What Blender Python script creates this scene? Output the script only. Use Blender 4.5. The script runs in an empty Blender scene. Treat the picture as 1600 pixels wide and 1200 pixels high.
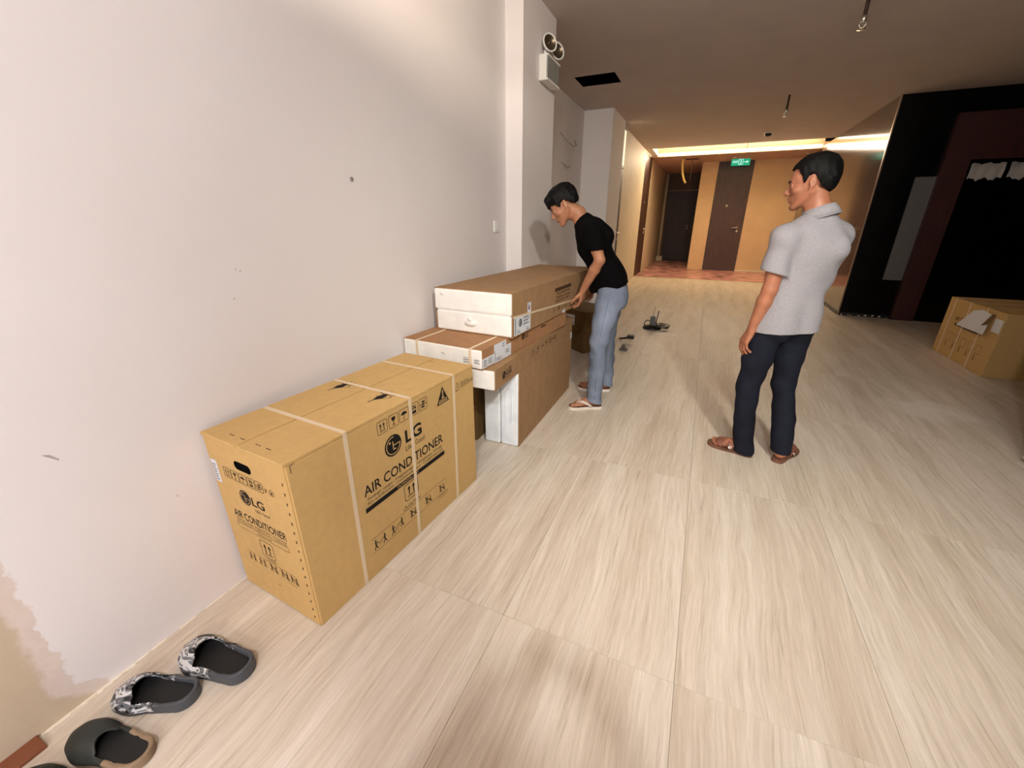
import bpy, bmesh, math, random
import numpy as np
from mathutils import Vector, Matrix
random.seed(7)
C = bpy.context.scene.collection
SC = bpy.context.scene
R = math.radians

# ------------------------------------------------------------------ camera, world, lights, exposure
H = 1.37
cam = bpy.data.objects.new('camera', bpy.data.cameras.new('camera'))
C.objects.link(cam)
cam.location = (0, 0, H)
cam.rotation_euler = (R(90 - 21.696), 0, R(24.08))
cam.data.sensor_fit = 'HORIZONTAL'
cam.data.sensor_width = 36
cam.data.lens = 36 * 642.96 / 1600
cam.data.clip_start = 0.02
SC.camera = cam
SC.view_settings.view_transform = 'Standard'
SC.view_settings.look = 'None'
SC.view_settings.gamma = 1
SC.view_settings.use_curve_mapping = False
SC.view_settings.exposure = 0.0

wd = bpy.data.worlds.new('night'); SC.world = wd; wd.use_nodes = True
wd.node_tree.nodes['Background'].inputs[0].default_value = (0.30, 0.26, 0.24, 1)
wd.node_tree.nodes['Background'].inputs[1].default_value = 0.02

def area(name, loc, rot, size, power, col, shape='DISK', size_y=None, spread=180):
    l = bpy.data.lights.new(name, 'AREA'); l.shape = shape; l.size = size
    if size_y: l.size_y = size_y
    l.energy = power; l.color = col; l.spread = R(spread)
    o = bpy.data.objects.new(name, l); C.objects.link(o)
    o.location = loc; o.rotation_euler = rot
    return o
# lamps of the room behind the photographer, followed by added fill lamps
def point(name, loc, rad, power, col):
    l = bpy.data.lights.new(name, 'POINT'); l.shadow_soft_size = rad; l.energy = power; l.color = col
    o = bpy.data.objects.new(name, l); C.objects.link(o); o.location = loc; return o
point('hanging_lamp', (0.24, -0.90, 2.62), 0.05, 136, (0.93, 0.96, 1.02))
point('hanging_lamp', (1.5, -2.9, 2.55), 0.15, 175, (1.0, 0.96, 0.88))
def spot(name, loc, aim, ang, blend, rad, power, col):
    l = bpy.data.lights.new(name, 'SPOT'); l.shadow_soft_size = rad; l.energy = power; l.color = col; l.spot_size = R(ang); l.spot_blend = blend
    o = bpy.data.objects.new(name, l); C.objects.link(o); o.location = loc; o.rotation_euler = (Vector(aim) - Vector(loc)).to_track_quat('-Z', 'Y').to_euler(); return o
spot('added_spot_fill', (0.95, -0.35, 2.82), (-0.40, 3.4, 0.2), 76, 1.0, 0.10, 335, (1.0, 0.98, 0.88))  # added spot without a fixture, brightens the middle floor and left side
point('added_floor_fill', (-0.70, -0.75, 0.55), 0.10, 14, (0.80, 0.92, 1.24))  # added cool fill without a fixture, for the lower left wall and near floor
point('added_pendant_bulb', (-0.13, 1.27, 2.71), 0.02, 85, (1.0, 0.86, 0.68))  # bulb added to light the wall above its diagonal edge
# warm cove and wall washer at the far end of the corridor
area('cove_lamp', (0.3, 11.75, 3.02), (R(180), 0, 0), 3.2, 55, (1.0, 0.84, 0.60), 'RECTANGLE', 0.25)
area('cove_spill_lamp', (0.3, 11.6, 2.97), (R(-20), 0, 0), 3.2, 20, (1.0, 0.80, 0.56), 'RECTANGLE', 0.2)
area('cove_profile_lamp', (0.3, 12.33, 2.855), (R(-104), 0, 0), 3.2, 60, (1.0, 0.80, 0.56), 'RECTANGLE', 0.05)
area('wall_washer_lamp', (0.75, 13.72, 2.87), (R(14), 0, 0), 2.4, 62, (1.0, 0.74, 0.46), 'RECTANGLE', 0.08)
area('alcove_lamp', (-1.0, 13.0, 2.87), (0, 0, 0), 0.2, 44, (1.0, 0.78, 0.52))

# ------------------------------------------------------------------ materials
def lin(c):
    return tuple((x / 12.92 if x <= 0.04045 else ((x + 0.055) / 1.055) ** 2.4) for x in c) + (1,)
MATS = {}
def mat(name, col, rough=0.6, metal=0.0, spec=0.5, noise=0.0, nscale=12.0, bump=0.0, bscale=80.0, emit=None, estr=0.0, sheen=0.0, stretch=None, coat=0.0, sss=0.0):
    m = bpy.data.materials.new(name); m.use_nodes = True
    nt = m.node_tree; b = nt.nodes['Principled BSDF']
    b.inputs['Roughness'].default_value = rough
    b.inputs['Metallic'].default_value = metal
    b.inputs['Specular IOR Level'].default_value = spec
    c = lin(col); b.inputs['Base Color'].default_value = c
    if coat: b.inputs['Coat Weight'].default_value = coat; b.inputs['Coat Roughness'].default_value = 0.08
    if sheen: b.inputs['Sheen Weight'].default_value = sheen
    if sss:
        b.inputs['Subsurface Weight'].default_value = sss; b.inputs['Subsurface Radius'].default_value = (0.012, 0.005, 0.003); b.inputs['Subsurface Scale'].default_value = 1.0
    tc = nt.nodes.new('ShaderNodeTexCoord'); src = tc.outputs['Object']
    if stretch:
        mp = nt.nodes.new('ShaderNodeMapping'); mp.inputs['Scale'].default_value = stretch
        nt.links.new(src, mp.inputs['Vector']); src = mp.outputs['Vector']
    if noise:
        n = nt.nodes.new('ShaderNodeTexNoise'); n.inputs['Scale'].default_value = nscale; n.inputs['Detail'].default_value = 6
        nt.links.new(src, n.inputs['Vector'])
        r = nt.nodes.new('ShaderNodeValToRGB')
        r.color_ramp.elements[0].position = 0.3; r.color_ramp.elements[1].position = 0.7
        r.color_ramp.elements[0].color = lin(tuple(max(0, x * (1 - noise)) for x in col))
        r.color_ramp.elements[1].color = lin(tuple(min(1, x * (1 + noise)) for x in col))
        nt.links.new(n.outputs['Fac'], r.inputs[0]); nt.links.new(r.outputs[0], b.inputs['Base Color'])
    if bump:
        n2 = nt.nodes.new('ShaderNodeTexNoise'); n2.inputs['Scale'].default_value = bscale; n2.inputs['Detail'].default_value = 4
        nt.links.new(src, n2.inputs['Vector'])
        bp = nt.nodes.new('ShaderNodeBump'); bp.inputs['Strength'].default_value = bump; bp.inputs['Distance'].default_value = 0.004
        nt.links.new(n2.outputs['Fac'], bp.inputs['Height']); nt.links.new(bp.outputs[0], b.inputs['Normal'])
    if emit:
        b.inputs['Emission Color'].default_value = lin(emit); b.inputs['Emission Strength'].default_value = estr
    MATS[name] = m
    return m

KRAFT = mat('kraft_board', (0.785, 0.645, 0.42), 0.75, noise=0.018, nscale=30, bump=0.08, bscale=220, spec=0.25)
KRAFT_EDGE = mat('kraft_cut_edge', (0.66, 0.52, 0.33), 0.85, spec=0.2)
BROWN = mat('brown_board', (0.625, 0.49, 0.35), 0.75, noise=0.04, nscale=14, bump=0.06, bscale=160, spec=0.25)
BROWN2 = mat('brown_board_rusty', (0.645, 0.475, 0.33), 0.75, noise=0.04, nscale=14, bump=0.06, bscale=160, spec=0.25)
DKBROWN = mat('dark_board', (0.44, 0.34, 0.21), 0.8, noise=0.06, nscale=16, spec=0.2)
INK = mat('black_ink', (0.09, 0.08, 0.075), 0.7, spec=0.2)
INKSOFT = mat('worn_brown_ink', (0.27, 0.20, 0.13), 0.8, spec=0.2)
FOAM = mat('white_foam', (0.93, 0.92, 0.90), 0.85, noise=0.03, nscale=9, bump=0.35, bscale=130, spec=0.2)
FOAM_B = mat('bluish_foam', (0.93, 0.945, 0.97), 0.85, noise=0.05, nscale=7, bump=0.35, bscale=130, spec=0.2)
STRAP = mat('strap_plastic', (0.86, 0.78, 0.66), 0.35)
PAPER = mat('label_paper', (0.86, 0.87, 0.89), 0.6)
DARK = mat('dark_interior', (0.03, 0.025, 0.02), 0.95, spec=0.05)
CEIL = mat('ceiling_paint', (0.80, 0.755, 0.735), 0.9, noise=0.015, nscale=3, spec=0.1)
WOOD = mat('dark_walnut', (0.26, 0.165, 0.14), 0.45, noise=0.22, nscale=6, stretch=(9, 9, 0.5))
WOODF = mat('dark_walnut_frame', (0.155, 0.095, 0.078), 0.5, noise=0.2, nscale=6, stretch=(9, 9, 0.5))
BEIGE = mat('beige_wall_panel', (0.86, 0.74, 0.58), 0.65, noise=0.02, nscale=3)
PALEW = mat('pale_wall_panel', (0.86, 0.80, 0.70), 0.6, noise=0.015, nscale=3)
REDFL = mat('red_marble', (0.78, 0.57, 0.55), 0.25, noise=0.28, nscale=3.5)
PIER = mat('polished_brown_stone', (0.36, 0.30, 0.265), 0.12, noise=0.16, nscale=2.2, coat=0.5)
BLACKST = mat('black_stone', (0.028, 0.024, 0.024), 0.3, noise=0.3, nscale=2, spec=0.15)
REDWOOD = mat('dark_red_panel', (0.235, 0.085, 0.06), 0.5, noise=0.15, nscale=5, stretch=(6, 6, 0.6))
STEEL = mat('brushed_steel', (0.42, 0.40, 0.38), 0.34, metal=1.0, bump=0.06, bscale=40, stretch=(1, 1, 30))
STEELD = mat('dark_mirror_steel', (0.22, 0.20, 0.19), 0.22, metal=1.0, bump=0.25, bscale=2.2)
CHROME = mat('chrome', (0.90, 0.88, 0.84), 0.3, metal=1.0)
WHITEP = mat('white_plastic', (0.90, 0.89, 0.87), 0.4)
GREYP = mat('grey_clear_cover', (0.56, 0.57, 0.56), 0.2, coat=0.6)
BLACKP = mat('black_plastic', (0.05, 0.05, 0.05), 0.4)
COVEW = mat('cove_white', (0.92, 0.88, 0.80), 0.8)
LED = mat('led_strip_glow', (1, 0.9, 0.7), emit=(1.0, 0.86, 0.58), estr=5.0)
GREEN = mat('exit_green_glow', (0.05, 0.6, 0.42), emit=(0.06, 0.66, 0.48), estr=0.8)
EXITW = mat('exit_white_glow', (0.8, 0.95, 0.95), emit=(0.75, 0.95, 0.95), estr=0.9)
TRANSOM = mat('lit_transom_glass', (0.95, 0.9, 0.8), emit=(1.0, 0.93, 0.78), estr=0.85)
SPOTDOT = mat('spot_lens_glow', (1, 0.95, 0.85), emit=(1.0, 0.93, 0.8), estr=2.0)

def wall_paint():
    m = bpy.data.materials.new('white_wall_paint'); m.use_nodes = True; nt = m.node_tree; b = nt.nodes['Principled BSDF']
    b.inputs['Roughness'].default_value = 0.75; b.inputs['Specular IOR Level'].default_value = 0.2
    g = nt.nodes.new('ShaderNodeNewGeometry'); s = nt.nodes.new('ShaderNodeSeparateXYZ'); nt.links.new(g.outputs['Position'], s.inputs[0])
    def M(op, a, b_, clamp=False):
        n = nt.nodes.new('ShaderNodeMath'); n.operation = op; n.use_clamp = clamp
        for i, x in enumerate((a, b_)):
            if isinstance(x, (int, float)): n.inputs[i].default_value = x
            else: nt.links.new(x, n.inputs[i])
        return n.outputs[0]
    n1 = nt.nodes.new('ShaderNodeTexNoise'); n1.inputs['Scale'].default_value = 16; n1.inputs['Detail'].default_value = 8; n1.inputs['Roughness'].default_value = 0.7
    nt.links.new(g.outputs['Position'], n1.inputs['Vector'])
    nz = M('MULTIPLY', M('SUBTRACT', n1.outputs['Fac'], 0.5), 0.085)
    # the roller stopped short near this corner: bare beige skim coat left of y = 0.2 and low along the floor
    low = M('MULTIPLY', M('SUBTRACT', 0.085, s.outputs['Z']), 8.0, True)
    edge = M('ADD', M('ADD', 0.205, M('MULTIPLY', low, 0.11)), nz)
    d = M('SUBTRACT', s.outputs['Y'], edge)
    f1 = M('MULTIPLY', M('ADD', d, 0.002), 180.0, True)      # thin first coat
    f0 = M('MULTIPLY', M('ADD', d, 0.052), 60.0, True)
    def mixc(f, a, b_):
        n = nt.nodes.new('ShaderNodeMix'); n.data_type = 'RGBA'; nt.links.new(f, n.inputs[0])
        for i, x in ((6, a), (7, b_)):
            if isinstance(x, tuple): n.inputs[i].default_value = x
            else: nt.links.new(x, n.inputs[i])
        return n.outputs[2]
    n2 = nt.nodes.new('ShaderNodeTexNoise'); n2.inputs['Scale'].default_value = 1.6; n2.inputs['Detail'].default_value = 5
    nt.links.new(g.outputs['Position'], n2.inputs['Vector'])
    white = mixc(n2.outputs['Fac'], lin((0.885, 0.855, 0.845)), lin((0.925, 0.90, 0.895)))
    bare = mixc(n1.outputs['Fac'], lin((0.74, 0.665, 0.565)), lin((0.80, 0.73, 0.63)))
    thin = mixc(n1.outputs['Fac'], lin((0.80, 0.735, 0.67)), lin((0.90, 0.85, 0.82)))
    c = mixc(f1, mixc(f0, bare, thin), white)
    nt.links.new(c, b.inputs['Base Color'])
    n3 = nt.nodes.new('ShaderNodeTexNoise'); n3.inputs['Scale'].default_value = 120; nt.links.new(g.outputs['Position'], n3.inputs['Vector'])
    bp = nt.nodes.new('ShaderNodeBump'); bp.inputs['Strength'].default_value = 0.06; bp.inputs['Distance'].default_value = 0.003
    nt.links.new(n3.outputs['Fac'], bp.inputs['Height']); nt.links.new(bp.outputs[0], b.inputs['Normal'])
    return m
WALL = wall_paint()

def tile_mat():
    m = bpy.data.materials.new('travertine_plank'); m.use_nodes = True; nt = m.node_tree; b = nt.nodes['Principled BSDF']
    b.inputs['Roughness'].default_value = 0.42; b.inputs['Specular IOR Level'].default_value = 0.4
    g = nt.nodes.new('ShaderNodeNewGeometry'); oi = nt.nodes.new('ShaderNodeObjectInfo')
    off = nt.nodes.new('ShaderNodeVectorMath'); off.operation = 'SCALE'; off.inputs[0].default_value = (3.7, 11.3, 5.1); nt.links.new(oi.outputs['Random'], off.inputs['Scale'])
    add = nt.nodes.new('ShaderNodeVectorMath'); nt.links.new(g.outputs['Position'], add.inputs[0]); nt.links.new(off.outputs[0], add.inputs[1])
    # gentle sideways drift of the veins
    nd = nt.nodes.new('ShaderNodeTexNoise'); nd.inputs['Scale'].default_value = 1.3; nd.inputs['Detail'].default_value = 3; nt.links.new(add.outputs[0], nd.inputs['Vector'])
    ds = nt.nodes.new('ShaderNodeVectorMath'); ds.operation = 'MULTIPLY'; ds.inputs[1].default_value = (0.10, 0, 0); nt.links.new(nd.outputs['Color'], ds.inputs[0])
    ad2 = nt.nodes.new('ShaderNodeVectorMath'); nt.links.new(add.outputs[0], ad2.inputs[0]); nt.links.new(ds.outputs[0], ad2.inputs[1])
    def nz(scale, detail, rough=0.55):
        mp = nt.nodes.new('ShaderNodeMapping'); mp.inputs['Scale'].default_value = scale; nt.links.new(ad2.outputs[0], mp.inputs['Vector'])
        n = nt.nodes.new('ShaderNodeTexNoise'); n.inputs['Scale'].default_value = 1; n.inputs['Detail'].default_value = detail; n.inputs['Roughness'].default_value = rough
        nt.links.new(mp.outputs[0], n.inputs['Vector']); return n.outputs['Fac']
    broad = nz((9, 0.7, 1), 4); fine = nz((88, 3.0, 1), 9, 0.72); mic = nz((190, 16, 1), 4, 0.7)
    def ramp(f, stops):
        r = nt.nodes.new('ShaderNodeValToRGB'); e = r.color_ramp.elements
        e[0].position, e[0].color = stops[0][0], stops[0][1]; e[1].position, e[1].color = stops[-1][0], stops[-1][1]
        for p, c in stops[1:-1]:
            x = e.new(p); x.color = c
        nt.links.new(f, r.inputs[0]); return r.outputs[0]
    def mix(mode, f, a, b_):
        n = nt.nodes.new('ShaderNodeMix'); n.data_type = 'RGBA'; n.blend_type = mode
        if isinstance(f, float): n.inputs[0].default_value = f
        else: nt.links.new(f, n.inputs[0])
        nt.links.new(a, n.inputs[6]); nt.links.new(b_, n.inputs[7]); return n.outputs[2]
    base = ramp(broad, [(0.25, lin((0.775, 0.715, 0.64))), (0.5, lin((0.845, 0.795, 0.73))), (0.75, lin((0.89, 0.85, 0.80)))])
    vein = ramp(fine, [(0.28, (0.52, 0.47, 0.42, 1)), (0.42, (0.88, 0.86, 0.83, 1)), (0.55, (1.0, 1.0, 1.0, 1)), (0.72, (1.18, 1.18, 1.19, 1))])
    c = mix('MULTIPLY', 0.8, base, vein)
    mc = ramp(mic, [(0.3, (0.90, 0.89, 0.87, 1)), (0.6, (1.03, 1.03, 1.03, 1))])
    c = mix('MULTIPLY', 0.6, c, mc)
    # dried plaster dust trodden onto the floor before the lifts
    sep = nt.nodes.new('ShaderNodeVectorMath'); sep.operation = 'SUBTRACT'; sep.inputs[1].default_value = (1.78, 3.95, 0); nt.links.new(g.outputs['Position'], sep.inputs[0])
    sc = nt.nodes.new('ShaderNodeVectorMath'); sc.operation = 'MULTIPLY'; sc.inputs[1].default_value = (3.2, 4.0, 0); nt.links.new(sep.outputs[0], sc.inputs[0])
    ln = nt.nodes.new('ShaderNodeVectorMath'); ln.operation = 'LENGTH'; nt.links.new(sc.outputs[0], ln.inputs[0])
    nd2 = nt.nodes.new('ShaderNodeTexNoise'); nd2.inputs['Scale'].default_value = 5; nd2.inputs['Detail'].default_value = 6; nt.links.new(g.outputs['Position'], nd2.inputs['Vector'])
    mm = nt.nodes.new('ShaderNodeMath'); mm.operation = 'SUBTRACT'; nt.links.new(nd2.outputs['Fac'], mm.inputs[0])
    m3 = nt.nodes.new('ShaderNodeMath'); m3.operation = 'MULTIPLY'; m3.inputs[1].default_value = 0.5; nt.links.new(ln.outputs['Value'], m3.inputs[0]); nt.links.new(m3.outputs[0], mm.inputs[1])
    m4 = nt.nodes.new('ShaderNodeMath'); m4.operation = 'MULTIPLY'; m4.inputs[1].default_value = 2.2; m4.use_clamp = True; nt.links.new(mm.outputs[0], m4.inputs[0])
    m5 = nt.nodes.new('ShaderNodeMix'); m5.data_type = 'RGBA'; nt.links.new(m4.outputs[0], m5.inputs[0]); nt.links.new(c, m5.inputs[6]); m5.inputs[7].default_value = lin((0.90, 0.87, 0.83))
    nt.links.new(m5.outputs[2], b.inputs['Base Color'])
    bp = nt.nodes.new('ShaderNodeBump'); bp.inputs['Strength'].default_value = 0.10; bp.inputs['Distance'].default_value = 0.002
    nt.links.new(fine, bp.inputs['Height']); nt.links.new(bp.outputs[0], b.inputs['Normal'])
    return m
TILE = tile_mat()
GROUT = mat('grout', (0.50, 0.44, 0.37), 0.9)

# ------------------------------------------------------------------ mesh helpers
class MB:
    """collects boxes, bars, tubes, lathes, polygons and links them as ONE object"""
    def __init__(s): s.v = []; s.f = []; s.mi = []; s.sm = []
    def add(s, vs, fs, mi=0, smooth=False):
        n = len(s.v); s.v += [tuple(x) for x in vs]
        for f in fs: s.f.append(tuple(i + n for i in f)); s.mi.append(mi); s.sm.append(smooth)
    def box(s, lo, hi, mi=0, bev=0.0):
        if bev <= 0:
            x0, y0, z0 = lo; x1, y1, z1 = hi
            s.add([(x0, y0, z0), (x1, y0, z0), (x1, y1, z0), (x0, y1, z0), (x0, y0, z1), (x1, y0, z1), (x1, y1, z1), (x0, y1, z1)],
                  [(3, 2, 1, 0), (4, 5, 6, 7), (0, 1, 5, 4), (1, 2, 6, 5), (2, 3, 7, 6), (3, 0, 4, 7)], mi)
            return
        bm = bmesh.new(); bmesh.ops.create_cube(bm, size=1)
        for v in bm.verts: v.co = Vector([lo[i] + (v.co[i] + 0.5) * (hi[i] - lo[i]) for i in range(3)])
        bmesh.ops.bevel(bm, geom=bm.edges[:], offset=bev, segments=2, profile=0.5, affect='EDGES')
        s.bm(bm, mi)
    def bm(s, bm, mi=0, smooth=False, mtx=None):
        bm.verts.index_update()
        s.add([(mtx @ v.co if mtx else v.co)[:] for v in bm.verts], [[v.index for v in f.verts] for f in bm.faces], mi, smooth)
        bm.free()
    def tube(s, pts, r, n=8, mi=0, caps=True):
        pts = [Vector(p) for p in pts]; rs = r if isinstance(r, (list, tuple)) else [r] * len(pts)
        vs = []; up = None
        for i, p in enumerate(pts):
            t = (pts[min(i + 1, len(pts) - 1)] - pts[max(i - 1, 0)]).normalized()
            if up is None: up = t.orthogonal().normalized()
            up = (up - t * up.dot(t)).normalized(); w = t.cross(up)
            for k in range(n):
                a = 2 * math.pi * k / n; vs.append(p + (up * math.cos(a) + w * math.sin(a)) * rs[i])
        fs = [(i * n + k, i * n + (k + 1) % n, (i + 1) * n + (k + 1) % n, (i + 1) * n + k) for i in range(len(pts) - 1) for k in range(n)]
        if caps: fs += [tuple(range(n - 1, -1, -1)), tuple((len(pts) - 1) * n + k for k in range(n))]
        s.add(vs, fs, mi, True)
    def lathe(s, prof, n=24, mi=0, mtx=None, caps=True):
        """prof: (radius, height) along local z"""
        vs = []
        for r, z in prof:
            for k in range(n):
                a = 2 * math.pi * k / n; p = Vector((r * math.cos(a), r * math.sin(a), z)); vs.append(mtx @ p if mtx else p)
        fs = [(i * n + k, i * n + (k + 1) % n, (i + 1) * n + (k + 1) % n, (i + 1) * n + k) for i in range(len(prof) - 1) for k in range(n)]
        if caps and prof[0][0] > 1e-5: fs.append(tuple(range(n - 1, -1, -1)))
        if caps and prof[-1][0] > 1e-5: fs.append(tuple((len(prof) - 1) * n + k for k in range(n)))
        s.add(vs, fs, mi, True)
    def prism(s, poly, z0, z1, mi=0, mtx=None, smooth=False):
        n = len(poly); vs = [Vector((x, y, z0)) for x, y in poly] + [Vector((x, y, z1)) for x, y in poly]
        if mtx: vs = [mtx @ v for v in vs]
        s.add(vs, [tuple(range(n - 1, -1, -1)), tuple(range(n, 2 * n))] + [(i, (i + 1) % n, n + (i + 1) % n, n + i) for i in range(n)], mi, smooth)
    def build(s, name, m, parent=None, auto=True):
        me = bpy.data.meshes.new(name); me.from_pydata(s.v, [], s.f)
        for x in (m if isinstance(m, (list, tuple)) else [m]): me.materials.append(x)
        me.polygons.foreach_set('material_index', s.mi); me.polygons.foreach_set('use_smooth', s.sm); me.update()
        o = bpy.data.objects.new(name, me); C.objects.link(o)
        if parent: o.parent = parent
        return o
def box(name, lo, hi, m, parent=None, bev=0.0):
    b = MB(); b.box(lo, hi, 0, bev); return b.build(name, m, parent)
def tag(o, label, cat, group=None, kind=None):
    if label: o['label'] = label
    if cat: o['category'] = cat
    if group: o['group'] = group
    if kind: o['kind'] = kind
    return o
def struct(o): o['kind'] = 'structure'; return o
def empty(name, loc, rz=0.0):
    o = bpy.data.objects.new(name, None); C.objects.link(o); o.location = loc; o.rotation_euler = (0, 0, rz); o.empty_display_size = 0.1
    return o

class Print:
    """flat print on a face: polygons in (u, v) metres, turned into one thin mesh lying on the face"""
    def __init__(s, o, u, v, lift=0.0007):
        s.o = Vector(o); s.u = Vector(u); s.v = Vector(v); s.n = s.u.cross(s.v); s.lift = lift; s.b = MB()
    def P(s, x, y): return s.o + s.u * x + s.v * y + s.n * s.lift
    def poly(s, pts, mi=0): s.b.add([s.P(x, y) for x, y in pts], [tuple(range(len(pts)))], mi)
    def rect(s, x0, y0, x1, y1, mi=0): s.poly([(x0, y0), (x1, y0), (x1, y1), (x0, y1)], mi)
    def line(s, a, b, w, mi=0):
        ax, ay = a; bx, by = b; L = math.hypot(bx - ax, by - ay) or 1; nx, ny = -(by - ay) / L * w / 2, (bx - ax) / L * w / 2
        s.poly([(ax - nx, ay - ny), (bx - nx, by - ny), (bx + nx, by + ny), (ax + nx, ay + ny)], mi)
    def path(s, pts, w, mi=0):
        for a, b in zip(pts, pts[1:]): s.line(a, b, w, mi)
    def disc(s, cx, cy, rx, ry=None, mi=0, n=28):
        ry = ry or rx; s.poly([(cx + rx * math.cos(2 * math.pi * k / n), cy + ry * math.sin(2 * math.pi * k / n)) for k in range(n)], mi)
    def arc(s, cx, cy, r, a0, a1, w, mi=0, n=24):
        a0, a1 = R(a0), R(a1); ps = [(cx + r * math.cos(a0 + (a1 - a0) * k / n), cy + r * math.sin(a0 + (a1 - a0) * k / n)) for k in range(n + 1)]
        s.path(ps, w, mi)
    def frame(s, x0, y0, x1, y1, w, r=0.006, mi=0):
        ps = []
        for cx, cy, a in ((x1 - r, y1 - r, 0), (x0 + r, y1 - r, 90), (x0 + r, y0 + r, 180), (x1 - r, y0 + r, 270)):
            for k in range(4): ps.append((cx + r * math.cos(R(a + 30 * k)), cy + r * math.sin(R(a + 30 * k))))
        s.path(ps + [ps[0]], w, mi)
    def text(s, t, x, y, width, height, mi=0, bold=0.0, shear=0.0):
        vs, fs = glyphs(t, bold)
        xs = [p[0] for p in vs]; ys = [p[1] for p in vs]
        x0, x1 = min(xs), max(xs); ref = glyphs('H', bold)[0]; hh = max(p[1] for p in ref)
        sx = width / (x1 - x0); sy = height / hh
        s.b.add([s.P(x + (p[0] - x0) * sx + shear * p[1] * sy, y + p[1] * sy) for p in vs], fs, mi)
    def build(s, name, m, parent=None):
        o = s.b.build(name, m, parent); o['kind'] = 'stuff'; return o
_G = {}
def glyphs(t, bold=0.0):
    if (t, bold) in _G: return _G[(t, bold)]
    cu = bpy.data.curves.new('t', 'FONT'); cu.body = t; cu.size = 1; cu.offset = bold; cu.resolution_u = 3; cu.fill_mode = 'FRONT'
    o = bpy.data.objects.new('t', cu); C.objects.link(o)
    dg = bpy.context.evaluated_depsgraph_get(); dg.update()
    me = o.evaluated_get(dg).to_mesh()
    r = ([(v.co.x, v.co.y) for v in me.vertices], [tuple(p.vertices) for p in me.polygons])
    o.evaluated_get(dg).to_mesh_clear(); bpy.data.objects.remove(o); bpy.data.curves.remove(cu)
    _G[(t, bold)] = r
    return r

# ------------------------------------------------------------------ the room
XW = -1.527; ZC = 2.89
floor = struct(box('floor', (-2.1, -3.7, -0.05), (6.2, 11.46, -0.004), GROUT))
GAP = 0.0005
def tile_mesh(w, l):
    b = MB(); c = 0.0005; x, y = w / 2, l / 2
    b.v = [(-x, -y, -0.004), (x, -y, -0.004), (x, y, -0.004), (-x, y, -0.004), (-x, -y, -c), (x, -y, -c), (x, y, -c), (-x, y, -c),
           (-x + c, -y + c, 0), (x - c, -y + c, 0), (x - c, y - c, 0), (-x + c, y - c, 0)]
    b.f = [(8, 9, 10, 11)] + [(i, (i + 1) % 4, 4 + (i + 1) % 4, 4 + i) for i in range(4)] + [(4 + i, 4 + (i + 1) % 4, 8 + (i + 1) % 4, 8 + i) for i in range(4)]
    b.mi = [0] * 9; b.sm = [False] * 9
    o = b.build('tile', TILE); me = o.data; bpy.data.objects.remove(o); return me
_tm = {}
def cuts(a, b, start, step):
    e = [a]; k = math.ceil((a - start) / step + 1e-6)
    while start + k * step < b - 1e-6: e.append(start + k * step); k += 1
    return e + [b]
def lay(xa, xb, ya, yb):
    xs = cuts(xa, xb, 0.118, 0.6); ys = cuts(ya, yb, 1.0, 1.2)
    for x0, x1 in zip(xs, xs[1:]):
        for y0, y1 in zip(ys, ys[1:]):
            if x1 - x0 < 0.01 or y1 - y0 < 0.01: continue
            k = (round(x1 - x0, 3), round(y1 - y0, 3))
            if k not in _tm: _tm[k] = tile_mesh(k[0] - 2 * GAP, k[1] - 2 * GAP)
            o = bpy.data.objects.new('tile', _tm[k]); C.objects.link(o); o.location = ((x0 + x1) / 2, (y0 + y1) / 2, 0); o.parent = floor
lay(XW, 1.918, -3.6, 11.46); lay(1.918, 1.97, -3.6, 3.22); lay(1.918, 6.0, 3.22, 7.88); lay(1.918, 2.04, 7.88, 11.46); lay(-1.6, XW, 8.0, 11.46)
rf = struct(box('floor_red_marble', (-1.75, 11.46, -0.05), (2.04, 16.95, -0.001), REDFL))
struct(box('trim_1', (-1.6, 11.44, -0.02), (2.04, 11.475, 0.003), mat('threshold_brass', (0.80, 0.70, 0.55), 0.35, metal=0.6)))

# ceiling with the open service hatch
HX0, HX1, HY0, HY1 = -1.67, -1.205, 5.475, 5.88
b = MB(); Z1 = ZC + 0.1
b.box((-2.2, -3.7, ZC), (6.2, HY0, Z1)); b.box((-2.2, HY1, ZC), (6.2, 11.15, Z1)); b.box((-2.2, HY0, ZC), (HX0, HY1, Z1)); b.box((HX1, HY0, ZC), (6.2, HY1, Z1))
ceiling = struct(b.build('ceiling', CEIL))
b = MB(); t = 0.02
for lo, hi in (((HX0 - t, HY0 - t, ZC + 0.002), (HX0, HY1 + t, ZC + 0.5)), ((HX1, HY0 - t, ZC + 0.002), (HX1 + t, HY1 + t, ZC + 0.5)), ((HX0, HY0 - t, ZC + 0.002), (HX1, HY0, ZC + 0.5)), ((HX0, HY1, ZC + 0.002), (HX1, HY1 + t, ZC + 0.5)), ((HX0 - t, HY0 - t, ZC + 0.5), (HX1 + t, HY1 + t, ZC + 0.52))): b.box(lo, hi)
b.build('hatch_shaft', DARK, ceiling)
struct(box('ceiling_soffit', (-2.2, 12.35, ZC - .03), (2.3, 17.1, Z1), mat('soffit_paint', (0.80, 0.68, 0.62), 0.85)))
b = MB(); b.box((-1.62, 11.13, ZC + 0.1), (2.06, 12.37, ZC + 0.34)); tr = None
b = MB()
for lo, hi in (((-1.62, 11.11, ZC + 0.1), (2.06, 11.15, ZC + 0.30)), ((-1.62, 12.35, ZC + 0.1), (2.06, 12.39, ZC + 0.30)), ((-1.62, 11.11, ZC + 0.30), (2.06, 12.39, ZC + 0.33)), ((-1.66, 11.11, ZC), (-1.45, 12.39, ZC + 0.33))): b.box(lo, hi)
cove = struct(b.build('trim_2', COVEW))
box('led_strip', (-1.44, 12.30, ZC - 0.012), (2.03, 12.345, ZC + 0.045), LED, cove)
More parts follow.
